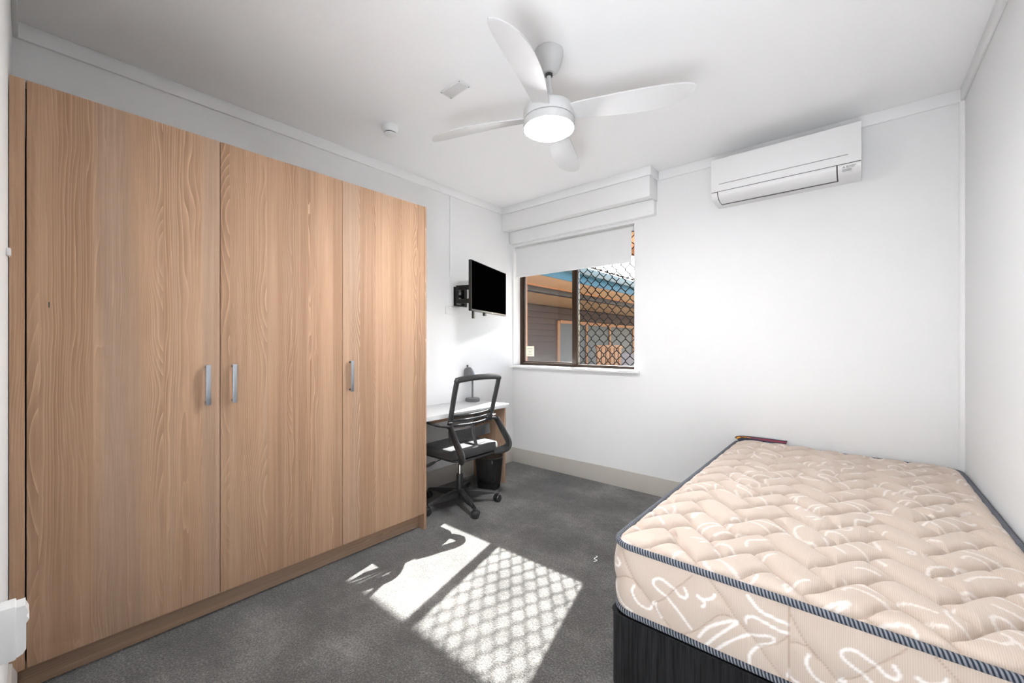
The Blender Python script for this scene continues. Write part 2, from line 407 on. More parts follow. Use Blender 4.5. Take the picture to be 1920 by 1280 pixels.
# cornice: flat strip along each wall, with the step of the blind box
CZ = 2.608
def strip(name, boxes):
    m = MB()
    for b in boxes: m.box(*b, bev=0.003)
    return struct(name, m, M['trim'])
PX1, PY = -1.275, 3.215                                # blind box: right end and face
strip('trim_1', [(XL, XL + .016, YF, YB, CZ, H)])
strip('trim_2', [(PX1 + .016, XR, YB - .016, YB, CZ, H)])
strip('trim_3', [(XR - .016, XR, YF, YB - .016, CZ, H)])
strip('trim_4', [(XL + .016, XR - .016, YF, YF + .016, CZ, H)])
# quad beads in the back corners
def quad(name, x, y, sx, sy, r, z0, z1):
    pts = [(x, y)] + [(x + sx * r * math.cos(a), y + sy * r * math.sin(a)) for a in [i * PI / 12 for i in range(7)]]
    return struct(name, MB().prism(pts, 'z', z0, z1), M['trim'])
quad('trim_5', XR, YB, -1, -1, .022, 0, CZ)

# skirting boards: taupe, with a sloped top edge
def skirt(name, axis, wallc, d, a, b):
    # profile in (offset from wall, z)
    pr = [(0, 0), (.020, 0), (.020, .108), (.011, .132), (.009, .146), (0, .148)]
    m = MB(); m.prism([(wallc + d * p[0], p[1]) for p in pr], axis, a, b)
    return struct(name, m, M['skirt'])
skirt('baseboard_back', 'x', YB, -1, XL, XR)
skirt('baseboard_left', 'y', XL, 1, 1.76, YB - .02)
skirt('baseboard_right', 'y', XR, -1, YF, YB - .02)
skirt('baseboard_front', 'x', YF, 1, -2.30, DX0 - .07)

# ------------------------------------------------------------------ blind box (pelmet), second fascia, roller blind
p = empty('pelmet', (-2.06, PY, 2.44), 'white boxed pelmet over the window, stepped with a cornice strip', 'pelmet')
MB().box(XL, PX1, PY, PY + .016, 2.442, CZ + .01, .0015).build('front_board', M['trim'], p)
MB().box(PX1 - .016, PX1, PY + .016, YB, 2.442, CZ + .01, .0015).build('side_board', M['trim'], p)
m = MB(); m.box(XL + .016, PX1 + .016, PY - .016, PY, CZ, H, .002); m.box(PX1, PX1 + .016, PY, YB, CZ, H, .002)
m.build('cornice_strip', M['trim'], p)
MB().box(XL, PX1 - .016, PY + .016, YB, 2.452, 2.464).build('underside_board', M['trim'], p)
MB().box(-2.845, -1.283, YB - .055, YB - .001, 2.325, 2.45, .002).build('lower_fascia', M['trim'], p)

b = empty('roller_blind', (-2.18, YB + .05, 2.27), 'white roller blind pulled a third of the way down over the window', 'blind')
MB().tube([(WX0 + .01, YB + .05, 2.272), (WX1 - .02, YB + .05, 2.272)], .021, 16).build('roller_tube', M['white_plastic'], b)
MB().box(-2.822, -1.512, YB + .026, YB + .0275, 1.985, 2.275).build('fabric', M['blind'], b)
MB().box(-2.822, -1.512, YB + .021, YB + .033, 1.972, 1.99, .003).build('bottom_rail', M['white_plastic'], b)
for xx in (WX0 + .004, WX1 - .014):
    MB().box(xx, xx + .008, YB + .025, YB + .075, 2.25, 2.298, .002).build('bracket', M['white_plastic'], b)

# window sill
o = MB().box(XL + .001, -1.425, YB - .045, YB + .112, 1.006, 1.028, .004, 3).build('trim_6', M['trim']); o['kind'] = 'structure'

# ------------------------------------------------------------------ window (bronze aluminium slider with security grille)
win = empty('window_1', (-2.155, YB + .11, 1.03), 'bronze aluminium sliding window, right half behind diamond grille', 'window'); win['kind'] = 'structure'
del win['category']; 
FY0, FY1 = YB + .112, YB + .16
def wf(name, x0, x1, z0, z1, y0=FY0, y1=FY1, mat='bronze', bev=.003):
    return MB().box(x0, x1, y0, y1, z0, z1, bev).build(name, M[mat], win)
wf('frame_stile', WX0, WX0 + .038, WZ0, WZ1); wf('frame_stile', WX1 - .03, WX1, WZ0, WZ1)
wf('frame_rail', WX0 + .038, WX1 - .03, WZ0, WZ0 + .026); wf('frame_rail', WX0 + .038, WX1 - .03, WZ1 - .03, WZ1)
MX = -2.142
wf('mullion', MX - .03, MX + .03, WZ0 + .026, WZ1 - .03)
wf('sash_stile', WX0 + .040, WX0 + .056, WZ0 + .028, WZ1 - .032, FY0 + .008, FY1 - .012)
wf('sash_rail', WX0 + .056, MX - .031, WZ0 + .028, WZ0 + .044, FY0 + .008, FY1 - .012)
g1 = wf('pane', WX0 + .050, MX - .031, WZ0 + .04, WZ1 - .031, FY0 + .020, FY0 + .024, 'glass_dusty', 0)
g2 = wf('pane', MX + .031, WX1 - .031, WZ0 + .027, WZ1 - .031, FY0 + .030, FY0 + .034, 'glass', 0)
# paper sticker on the left pane
st = wf('sticker', -2.765, -2.66, 1.125, 1.235, FY0 + .0175, FY0 + .0195, 'paper', 0); st['label'] = 'cream paper notice stuck inside the left pane'
m = MB()
for i, (zz, x0, x1, hh) in enumerate([(1.205, -2.75, -2.68, .006), (1.19, -2.75, -2.675, .005), (1.168, -2.735, -2.69, .010), (1.15, -2.74, -2.685, .004), (1.14, -2.75, -2.675, .004)]):
    m.box(x0, x1, FY0 + .0168, FY0 + .0175, zz, zz + hh)
m.build('sticker_print', M['grey_plastic'], st)
# diamond security grille: zig-zag bars that meet at nodes
GX0, GX1, GZ0, GZ1 = MX - .03, WX1 - .028, WZ0 + .028, WZ1 - .03
GY = FY0 + .052
DWd, DHt = .088, .105
m = MB()
ncol = int((GX1 - GX0) / (DWd / 2)) + 2
for i in range(-1, ncol + 1):
    xa = GX0 + i * DWd / 2 - .01
    pts = []
    nseg = int((GZ1 - GZ0) / (DHt / 2)) + 2
    for j in range(nseg + 1):
        z = GZ0 - .01 + j * DHt / 2
        dx = (.5 if (j + i) % 2 else -.5) * (DWd / 2 - .004)
        # node flats
        for dz in (-.009, .009):
            pts.append((xa + dx, GY, z + dz))
    pts = [q for q in pts if GZ0 - .02 <= q[2] <= GZ1 + .02 ]
    clipped = [(min(max(q[0], GX0), GX1), q[1], min(max(q[2], GZ0), GZ1)) for q in pts]
    if xa < GX0 - .03 or xa > GX1 + .03: continue
    m.tube(clipped, .0046, 6, up=(0, 1, 0))
gr = m.build('diamond_grille', M['mesh_wire'], win, smooth=0); gr['kind'] = 'stuff'

# ------------------------------------------------------------------ wardrobe
FX = -2.239; DT = .018
wd = empty('wardrobe', (-2.54, .85, 0), 'wood-look built-in wardrobe with three full-height doors along the left wall', 'wardrobe')
MB().box(XL + .004, FX, 1.729, 1.747, 0, 2.184, .001).build('side_panel', M['wood3'], wd)
MB().box(XL + .004, FX, YF + .002, -.008, .108, 2.184, .001).build('filler_panel', M['wood3'], wd)
MB().box(XL + .004, FX - .02, -.007, 1.728, 2.160, 2.183).build('top_panel', M['wood3'], wd)
MB().box(XL + .004, FX - .02, -.007, 1.728, .112, .128).build('bottom_panel', M['wood3'], wd)
MB().box(-2.327, -2.309, YF + .002, 1.728, 0, .110).build('kickboard', M['wood_h'], wd)
MB().box(XL + .004, XL + .010, -.007, 1.728, .128, 2.16).build('back_panel', M['wood3'], wd)
for i, (y0, y1, hy) in enumerate([(-.0035, .5685, .518), (.5715, 1.1535, .619), (1.1565, 1.7275, 1.198)]):
    d = MB().box(FX - DT, FX, y0, y1, .110, 2.183, .0008).build('door', M['wood'] if i == 0 else (M['wood2'] if i == 1 else M['wood3']), wd)
    h = MB().box(FX + .026, FX + .034, hy - .009, hy + .009, .982, 1.160, .0012).build('handle', M['steel'], d)
    for zz in (.992, 1.150): MB().tube([(FX + .0005, hy, zz), (FX + .0265, hy, zz)], .005, 10).build('handle_post', M['dark_gap'], d)
    if i == 0:
        q = MB().box(FX - .0005, FX + .0006, .047, .0505, 1.385, 1.405, 0).build('chip_mark', M['dark_gap'], d)

# ------------------------------------------------------------------ things on the near left wall strip
po = empty('power_outlet', (-1.47, YF, .59), 'white power outlet block low on the near wall at the left edge', 'outlet')
pf = [(YF, .540), (-.016, .536), (-.008, .540), (-.003, .549), (-.003, .608), (.000, .612), (.0015, .617), (-.002, .622), (-.002, .626), (.0010, .631), (-.001, .637), (-.004, .645), (-.004, .650), (YF, .650)]
MB().prism(pf, 'x', -1.51, -1.466).build('housing', M['white_plastic'], po)
MB().box(-1.515, -1.463, YF + .0005, -.018, .532, .655, .003).build('mounting_block', M['white_plastic'], po)
o = MB().box(-2.06, -2.02, YF, YF + .010, 1.529, 1.553, .003).build('wall_clip', M['white_plastic']); tag(o, 'small white clip on the near wall at the left edge beside the wardrobe', 'clip')

# ------------------------------------------------------------------ ceiling fan with lamp
FCX, FCY = -1.155, 1.645
fan = empty('ceiling_fan', (FCX, FCY, H), 'white four-blade ceiling fan with a lit round lamp below its hub', 'ceiling fan')
c = (FCX, FCY, 0)
MB().lathe([(.012, 2.572), (.028, 2.574), (.040, 2.584), (.056, 2.61), (.066, 2.64), (.070, 2.665), (.070, H - .001)], c, 40).build('canopy', M['fan_white'], fan)
MB().lathe([(.016, 2.560), (.018, 2.562), (.018, 2.575), (.010, 2.577)], c, 20).build('ball_joint', M['dark_gap'], fan)
MB().lathe([(.0115, 2.40), (.0115, 2.575)], c, 20).build('downrod', M['fan_white'], fan)
MB().lathe([(.045, 2.402), (.040, 2.412), (.024, 2.45), (.017, 2.485), (.016, 2.50), (.0118, 2.502)], c, 28).build('rod_cover', M['fan_white'], fan)
MB().lathe([(.110, 2.344), (.123, 2.346), (.124, 2.352), (.124, 2.392), (.119, 2.401), (.100, 2.404), (.04, 2.404)], c, 56).build('motor_housing', M['fan_white'], fan)
MB().lathe([(.1185, 2.330), (.1185, 2.3055), (.1215, 2.303), (.1238, 2.306), (.1235, 2.3405), (.108, 2.343)], c, 56).build('lamp_ring', M['fan_white'], fan)
lens = MB().lathe([(.004, 2.280), (.05, 2.281), (.085, 2.285), (.105, 2.293), (.1145, 2.304), (.1165, 2.312), (.1165, 2.3175), (.100, 2.3178)], c, 56).build('diffuser', M['diffuser'], fan)
lens['label'] = 'glowing white lamp diffuser'
OUT = [(.100, -.040, .038), (.16, -.040, .050), (.25, -.036, .072), (.35, -.033, .090), (.44, -.030, .097), (.52, -.026, .094), (.58, -.021, .082), (.62, -.015, .062), (.645, -.007, .040), (.658, .004, .020)]
NS, NC = len(OUT), 8
for ang in (-73.5, 18.0, 108.5, 198.0):
    a = math.radians(ang); ex = Vector((math.cos(a), math.sin(a), 0)); ey = Vector((-math.sin(a), math.cos(a), 0))
    prof = smoothpath([(u, lo, hi) for u, lo, hi in OUT], 4)
    v = []; f = []
    for side in (0, 1):
        for q in prof:
            u, lo, hi = q
            for k in range(NC + 1):
                n_ = lo + (hi - lo) * k / NC
                z = 2.374 - .30 * (n_ + .03) * (1 - .25 * u / .66) + .010 * math.sin(min(u, .66) / .66 * PI) - .035 * (n_ - lo) * (hi - n_) / .01 * .15
                th = .0028 * (1 if side == 0 else -1)
                P_ = Vector((FCX, FCY, z + th)) + ex * u + ey * n_
                v.append(P_)
    ns = len(prof); st_ = ns * (NC + 1)
    for i in range(ns - 1):
        for k in range(NC):
            q0 = i * (NC + 1) + k
            f.append((q0, q0 + 1, q0 + NC + 2, q0 + NC + 1)); f.append((st_ + q0, st_ + q0 + NC + 1, st_ + q0 + NC + 2, st_ + q0 + 1))
    ring = [i * (NC + 1) for i in range(ns)] + [(ns - 1) * (NC + 1) + k for k in range(1, NC + 1)] + [i * (NC + 1) + NC for i in range(ns - 2, -1, -1)] + [k for k in range(NC - 1, 0, -1)]
    for i in range(len(ring)):
        q0, q1 = ring[i], ring[(i + 1) % len(ring)]; f.append((q0, q1, st_ + q1, st_ + q0))
    MB().add(v, f).build('blade', M['fan_white'], fan, smooth=40)

# ------------------------------------------------------------------ ceiling plate and smoke detector
pl = empty('ceiling_plate', (-1.712, 1.54, H), 'small rectangular white cover plate on the ceiling left of the fan', 'plate')
def rotbox(x0, x1, y0, y1, z0, z1, bev=0.0):
    m = MB().box(x0, x1, y0, y1, z0, z1, bev)
    cs, sn = math.cos(PCA), math.sin(PCA)
    m.v = [(-1.720 + a * cs - b_ * sn, 1.540 + a * sn + b_ * cs, c_) for a, b_, c_ in m.v]; return m
PCA = math.radians(-2)
rotbox(-.083, .083, -.041, .041, H - .007, H - .0005, .002).build('rim', M['white_plastic'], pl)
rotbox(-.070, .070, -.031, .031, H - .009, H - .007, .0008).build('panel', plain('plate_panel', (.66, .66, .66, 1), .4, vary=.01), pl)
for sx in (-1, 1):
    for sy in (-1, 1): rotbox(sx * .076 - .003, sx * .076 + .003, sy * .034 - .003, sy * .034 + .003, H - .0085, H - .007).build('screw', M['grey_plastic'], pl)

c = (-2.345, 1.535, 0)
sd = empty('smoke_detector', (c[0], c[1], H), 'round white smoke detector on the ceiling above the wardrobe', 'smoke detector')
MB().lathe([(.040, H - .040), (.050, H - .030), (.056, H - .012), (.057, H - .0005)], c, 40).build('base', M['white_plastic'], sd)
MB().lathe([(.034, H - .047), (.036, H - .0401)], c, 40).build('sensor_gap', M['dark_gap'], sd)
MB().lathe([(.012, H - .0585), (.030, H - .057), (.039, H - .053), (.0395, H - .047)], c, 40).build('cap', M['white_plastic'], sd)

# ------------------------------------------------------------------ air conditioner
AX0, AX1, AY, AZ0, AZ1 = -.803, .015, 3.150, 2.275, 2.562
ac = empty('air_conditioner', (-.39, YB, 2.275), 'white split-system air conditioner high on the back wall', 'air conditioner')
prof = [(YB - .001, AZ0 + .002), (YB - .07, AZ0), (AY + .075, AZ0 + .003), (AY + .035, AZ0 + .012), (AY + .014, AZ0 + .028), (AY + .006, AZ0 + .045), (AY + .006, AZ1 - .004), (YB - .001, AZ1 - .004)]
MB().prism(prof, 'x', AX0 + .001, AX1 - .001).build('body', M['white_plastic'], ac)
MB().box(AX0, AX1, AY, AY + .0065, 2.333, AZ1, .0025, 3).build('front_panel', M['white_plastic'], ac)
m = MB(); m.box(AX0, AX0 + .002, AY + .0065, YB - .1, 2.34, AZ1 - .003); 
# seam under the front panel and the long groove
MB().box(AX0 + .003, AX1 - .003, AY + .002, AY + .0065, 2.3300, 2.3335).build('panel_seam', M['dark_gap'], ac)
MB().box(-.752, -.046, AY - .0005, AY + .0004, 2.3800, 2.3850).build('groove', M['grey_plastic'], ac)
# louvre: wraps from the front to the underside, dark reveal round it
def wrap(off, y_end=3.262):
    return [(AY + .006 - off, 2.3295), (AY + .006 - off, AZ0 + .045), (AY + .0135 - off * .9, AZ0 + .028 - off * .4), (AY + .035 - off * .4, AZ0 + .012 - off * .9), (AY + .075, AZ0 + .003 - off), (y_end, AZ0 + .001 - off)]
def shell(x0, x1, o0, o1, y_end):
    a = wrap(o0, y_end); b_ = wrap(o1, y_end); return MB().prism(a + b_[::-1], 'x', x0, x1)
shell(-.763, -.094, -.0006, .0012, 3.272).build('louvre_gap', M['dark_gap'], ac)
shell(-.757, -.101, .0012, .0038, 3.262).build('louvre', M['white_plastic'], ac)
MB().box(-.763, -.094, 3.2635, 3.286, AZ0 - .0022, AZ0 + .001).build('louvre_slot', M['dark_gap'], ac)
# logo (three diamonds), maker's name, display, small underside print
def textmesh(name, body, size, loc, rot, mat, parent, align='LEFT'):
    cu = bpy.data.curves.new(name, 'FONT'); cu.body = body; cu.size = size; cu.extrude = .0002; cu.align_x = align; cu.offset = size * .012
    o = bpy.data.objects.new(name + '_tmp', cu); COL.objects.link(o)
    dg = bpy.context.evaluated_depsgraph_get(); me = bpy.data.meshes.new_from_object(o.evaluated_get(dg)); bpy.data.objects.remove(o); bpy.data.curves.remove(cu)
    n = bpy.data.objects.new(name, me); COL.objects.link(n); me.materials.clear(); me.materials.append(mat)
    n.parent = parent; n.matrix_local = Matrix.Translation(Vector(loc) - parent.location) @ rot
    return n
RX = Matrix.Rotation(PI / 2, 4, 'X')
LY = AY + .0052
m = MB(); lx, lz, r = -.0655, 2.3115, .0046
for k in range(3):
    a0 = math.radians(90 + 120 * k); d0 = Vector((math.cos(a0), math.sin(a0))); p0 = Vector((0, 0)); e1 = Matrix.Rotation(math.radians(30), 2) @ d0; e2 = Matrix.Rotation(math.radians(-30), 2) @ d0
    q = [p0, p0 + e2 * r, p0 + (e1 + e2) * r, p0 + e1 * r]
    m.prism([(lx + u.x, lz + u.y) for u in q], 'y', LY, LY + .0006)
m.build('logo', M['ink'], ac)
textmesh('lettering', 'MITSUBISHI', .0088, (-.0535, LY + .0004, 2.3125), RX, M['ink'], ac)
textmesh('lettering', 'ELECTRIC', .0088, (-.0535, LY + .0004, 2.3050), RX, M['ink'], ac)
MB().box(-.072, -.030, LY, LY + .0008, 2.284 + .001, 2.302 - .001).build('display', plain('display_grey', (.42, .42, .43, 1), .4), ac).location.z += .0
textmesh('underside_print', 'AIR DIRECTION  \u2022\u2022\u2022  FILTER', .012, (-.50, 3.306, AZ0 - .0004), Matrix.Rotation(PI, 4, 'X'), M['grey_plastic'], ac)

# ------------------------------------------------------------------ conduit, wall outlet, television
o = MB().box(XL + .0005, XL + .011, 2.486, 2.502, 1.602, CZ - .002, .002).build('cable_conduit', M['trim']); tag(o, 'thin white cable conduit running down the left wall to the TV socket', 'conduit')
po2 = empty('wall_socket', (XL, 2.50, 1.565), 'white double wall socket under the TV bracket', 'outlet')
MB().box(XL + .0005, XL + .013, 2.432, 2.60, 1.527, 1.60, .004, 3).build('face_plate', M['white_plastic'], po2)
for yy in (2.475, 2.555): MB().box(XL + .013, XL + .017, yy - .01, yy + .01, 1.572, 1.588, .0015).build('switch', M['white_plastic'], po2)
tv = empty('television', (-2.54, 2.70, 1.53), 'small black flat television angled on a wall bracket', 'television')
A = Vector((-2.417, 2.343)); B = Vector((-2.649, 3.042)); dv = (B - A).normalized(); W_ = (B - A).length; nv = Vector((dv.y, -dv.x))  # facing the room
def tvbox(u0, u1, d0, d1, z0, z1, bev=.002):
    m = MB().box(u0, u1, d0, d1, z0, z1, bev)
    m.v = [(A.x + dv.x * a + nv.x * b_, A.y + dv.y * a + nv.y * b_, c_) for a, b_, c_ in m.v]; return m
tvbox(0, W_, -.028, 0, 1.529, 1.951, .004).build('case', M['bezel'], tv)
tvbox(.007, W_ - .007, 0, .0012, 1.546, 1.944, 0).build('screen', M['screen'], tv)
tvbox(0.004, W_ - .004, .0002, .0018, 1.530, 1.544, .0005).build('lower_bezel', M['frame_plastic'], tv)
tvbox(W_ / 2 + .03, W_ / 2 + .05, .0018, .0024, 1.535, 1.539, 0).build('badge', M['steel'], tv)
tvbox(.16, .56, -.055, -.028, 1.58, 1.80, .006).build('rear_housing', M['bezel'], tv)
tvbox(.06, .09, -.03, -.012, 1.47, 1.53, .003).build('cable_plug', M['black_plastic'], tv)
tvbox(.27, .31, -.03, -.008, 1.505, 1.53, .003).build('cable_plug', M['black_plastic'], tv)
br = empty('tv_bracket', (XL, 2.62, 1.69), 'black folding metal wall bracket holding the television', 'bracket')
m = MB(); m.box(XL + .0005, XL + .006, 2.535, 2.565, 1.607, 1.785); m.box(XL + .0005, XL + .006, 2.64, 2.70, 1.607, 1.785)
m.box(XL + .0005, XL + .006, 2.565, 2.64, 1.607, 1.64); m.box(XL + .0005, XL + .006, 2.565, 2.64, 1.752, 1.785); m.box(XL + .0005, XL + .006, 2.565, 2.64, 1.69, 1.715)
m.build('wall_plate', M['black_metal'], br)
for yy in (2.54, 2.62): MB().box(XL + .006, XL + .05, yy, yy + .015, 1.61, 1.782, .002).build('pivot', M['black_metal'], br)
tvc = Vector((A.x + dv.x * .33 - nv.x * .056, A.y + dv.y * .33 - nv.y * .056))
for z0, z1 in ((1.615, 1.655), (1.735, 1.775)):
    q = [Vector((XL + .03, 2.59)), Vector((XL + .13, 2.46)), Vector((-2.60, 2.50)), tvc]
    for a_, b_ in zip(q[:-1], q[1:]):
        d = (b_ - a_).normalized(); s_ = Vector((-d.y, d.x)) * .009
        MB().prism([tuple(a_ - s_), tuple(b_ - s_), tuple(b_ + s_), tuple(a_ + s_)], 'z', z0, z1).build('arm', M['black_metal'], br)
tvbox(.10, .36, -.064, -.0555, 1.60, 1.78, .002).build('tv_plate', M['black_metal'], br)
for yy, zz in ((2.553, 1.77), (2.553, 1.625), (2.668, 1.77), (2.668, 1.625)): MB().tube([(XL + .006, yy, zz), (XL + .010, yy, zz)], .006, 8).build('bolt', M['grey_plastic'], br)

# ------------------------------------------------------------------ desk
dk = empty('desk', (-2.63, 2.28, 0), 'built-in desk with white laminate top and wood-look end panel', 'desk')
MB().box(XL + .001, -2.405, 1.749, 2.805, .687, .720, .002).build('desktop', M['laminate'], dk)
MB().box(XL + .022, -2.436, 2.773, 2.791, 0, .6865, .001).build('end_panel', M['wood3'], dk)
MB().box(-2.615, -2.597, 1.749, 2.772, .62, .6865, .001).build('front_rail', M['wood_h'], dk)

# desk lamp
c = (-2.765, 2.695, .720)
dl = empty('desk_lamp', c, 'small dark grey gooseneck desk lamp on the desk behind the chair', 'lamp')
MB().lathe([(.066, .001), (.068, .004), (.068, .026), (.063, .031), (.012, .033)], c, 36).build('base', M['lamp_grey'], dl)
m = MB(); m.tube([(c[0], c[1], c[2] + .027), (c[0], c[1], c[2] + .205)], .0080, 12)
for k in range(14): m.lathe([(.008, .0), (.0100, .0025), (.0100, .006), (.008, .008)], (c[0], c[1], c[2] + .035 + k * .011), 12)
m.build('gooseneck', M['lamp_grey'], dl)
R_ = Matrix.Rotation(math.radians(16), 4, Vector((dv.x, dv.y, 0)))
R_ = Matrix.Rotation(math.radians(14), 4, Vector((.77, .64, 0)).cross(Vector((0, 0, 1))))
hc = (c[0] - .012, c[1] - .012, c[2] + .195)
MB().lathe([(.052, .0), (.054, .002), (.054, .022), (.052, .030), (.047, .075), (.040, .105), (.028, .122), (.010, .128)], hc, 32, R_).build('shade', M['lamp_grey'], dl)
pp = R_ @ Vector((0, 0, .128)) + Vector(hc)
MB().lathe([(.006, -.004), (.006, .008), (.009, .011), (.009, .018), (.004, .021)], tuple(pp), 12).build('switch_knob', M['black_plastic'], dl)

# ------------------------------------------------------------------ waste bin
c = (-2.478, 2.615, 0)
wb = empty('waste_bin', c, 'round black wire mesh waste bin under the desk', 'waste bin')
n = 40; prof = [(.098, .003), (.122, .272)]
v = []; f = []
for r, z in prof:
    for k in range(n): v.append((c[0] + r * math.cos(2 * PI * k / n), c[1] + r * math.sin(2 * PI * k / n), z))
for k in range(n): f.append((k, (k + 1) % n, n + (k + 1) % n, n + k))
MB().add(v, f).build('mesh_wall', M['bin_net'], wb, smooth=60)
MB().lathe([(.097, .001), (.100, .002), (.100, .016), (.096, .018)], c, 40).build('bottom_pan', M['black_metal'], wb)
def circ(cx, cy, z, r, n=40): return [(cx + r * math.cos(2 * PI * k / n), cy + r * math.sin(2 * PI * k / n), z) for k in range(n)]
MB().tube(circ(c[0], c[1], .274, .123), .0055, 8, True).build('rim', M['black_metal'], wb)
m = MB()
for k in range(0, 40, 2):
    a = 2 * PI * k / 40; m.tube([(c[0] + .0985 * math.cos(a), c[1] + .0985 * math.sin(a), .016), (c[0] + .1225 * math.cos(a), c[1] + .1225 * math.sin(a), .27)], .0007, 4)
o = m.build('wire_ribs', M['black_metal'], wb); o['kind'] = 'stuff'
MB().box(c[0] + .086, c[0] + .102, c[1] - .07, c[1] - .052, .235, .26, .002).build('clip_tag', M['steel'], wb)

# ------------------------------------------------------------------ office chair (faces the desk, -X)
CX_, CY_ = -2.385, 2.185
ch = empty('office_chair', (CX_, CY_, 0), 'black office chair with mesh back and armrests at the desk', 'chair')
MB().lathe([(.030, .062), (.034, .066), (.036, .12), (.030, .128)], (CX_, CY_, 0), 24).build('base_hub', M['frame_plastic'], ch)
MB().lathe([(.026, .126), (.026, .232), (.023, .240), (.0145, .241)], (CX_, CY_, 0), 24).build('column_cover', M['black_plastic'], ch)
MB().lathe([(.014, .22), (.014, .37)], (CX_, CY_, 0), 20).build('gas_column', M['chrome'], ch)
for k in range(5):
    a = math.radians(-22 + 72 * k); d = Vector((math.cos(a), math.sin(a), 0)); s_ = Vector((-d.y, d.x, 0)); o_ = Vector((CX_, CY_, 0))
    # tapered arched leg
    v = []; f = []; N = 9
    for i in range(N):
        t_ = i / (N - 1); r_ = .028 + .272 * t_
        zt = .124 - .040 * t_ ** 1.5 ; zb = .070 + .004 * t_ - 0.0 * t_; zb = min(zb, zt - .016); w0 = .027 - .012 * t_
        for (sx, z) in ((-w0, zb), (w0, zb), (w0, zt - .010), (w0 * .45, zt), (-w0 * .45, zt), (-w0, zt - .010)):
            v.append(o_ + d * r_ + s_ * sx + Vector((0, 0, z)))
    for i in range(N - 1):
        for q in range(6): f.append((i * 6 + q, i * 6 + (q + 1) % 6, (i + 1) * 6 + (q + 1) % 6, (i + 1) * 6 + q))
    f.append((5, 4, 3, 2, 1, 0)); f.append(tuple((N - 1) * 6 + q for q in range(6)))
    MB().add(v, f).build('leg', M['base_metal'], ch, smooth=35)
    cp = o_ + d * .290
    wa = math.radians(40 + 53 * k)
    wd_ = Vector((math.cos(wa), math.sin(wa), 0)); ax = Vector((-wd_.y, wd_.x, 0))
    cc = cp + wd_ * .012
    m = MB(); m.tube([cp + Vector((0, 0, .045)), cp + Vector((0, 0, .073))], .0075, 12)
    m.build('caster_stem', M['black_plastic'], ch)
    m = MB()
    rot = ax.to_track_quat('Z', 'Y').to_matrix().to_4x4()
    for sg in (-1, 1):
        m.lathe([(.010, sg * .004), (.0275, sg * .004), (.029, sg * .007), (.0288, sg * .018), (.025, sg * .0235), (.010, sg * .025), (.003, sg * .0253)], tuple(cc + Vector((0, 0, .0292))), 24, rot)
    cs_ = m.build('caster', M['black_plastic'], ch)
    m = MB()
    hood = [(cc + Vector((0, 0, .0292)) + wd_ * (.031 * math.cos(b_)) + Vector((0, 0, .031 * math.sin(b_)))) for b_ in [math.radians(x) for x in range(15, 166, 15)]]
    m.tube(hood, .0045, 8, sx=1.0, up=tuple(ax)); m.build('caster_hood', M['frame_plastic'], cs_)
# seat: pan and cushion
def rounded_slab(x0, x1, y0, y1, z0, z1, r, crown=0.0, edge=.02, dish=0.0):
    n = 10; rings = []; m = MB(); v = []; f = []
    zs = [(z0, edge * .8), (z0 + edge * .3, edge * .15), (z0 + edge, 0), (z1 - edge, 0), (z1 - edge * .3, edge * .3), (z1, edge)]
    for z, ins in zs:
        for p_ in rrect(x0 + ins, x1 - ins, y0 + ins, y1 - ins, max(r - ins, .01), n): v.append((p_[0], p_[1], z))
    k = 4 * (n + 1)
    for j in range(len(zs) - 1):
        for i in range(k): f.append((j * k + i, j * k + (i + 1) % k, (j + 1) * k + (i + 1) % k, (j + 1) * k + i))
    cx, cy = (x0 + x1) / 2, (y0 + y1) / 2; base = (len(zs) - 1) * k
    last = base
    for sc_ in (.8, .55, .25):
        st = len(v)
        for i in range(k):
            p_ = v[base + i]; v.append((cx + (p_[0] - cx) * sc_, cy + (p_[1] - cy) * sc_, z1 + crown * (1 - sc_)))
        for i in range(k): f.append((last + i, last + (i + 1) % k, st + (i + 1) % k, st + i))
        last = st
    f.append(tuple(last + i for i in range(k))); f.append(tuple(range(k))[::-1])
    return m.add(v, f)
m = rounded_slab(-2.635, -2.150, 1.945, 2.425, .418, .487, .10, .006, .022)
for i, p_ in enumerate(m.v):                                  # waterfall front edge and slight tail lift
    x_ = p_[0]; dz = -.028 * max(0, (-2.52 - x_) / .115) ** 2 + .018 * max(0, (x_ + 2.25) / .10) ** 2
    m.v[i] = (p_[0], p_[1], p_[2] + dz)
m.build('seat', M['seat'], ch, smooth=50)
rounded_slab(-2.61, -2.165, 1.965, 2.405, .400, .4195, .09, 0, .008).build('seat_pan', M['frame_plastic'], ch, smooth=50)
MB().box(-2.46, -2.30, 2.10, 2.27, .368, .4005, .008).build('tilt_mechanism', M['black_plastic'], ch)
m = MB(); m.tube(smoothpath([(-2.40, 2.10, .385), (-2.405, 2.02, .384), (-2.415, 1.955, .372)], 5), .004, 8); m.build('lever_rod', M['black_metal'], ch)
m = MB(); m.tube([(-2.413, 1.965, .375), (-2.424, 1.925, .362), (-2.434, 1.895, .350)], [.008, .014, .010], 8, sx=.6); m.build('lever_paddle', M['black_plastic'], ch)
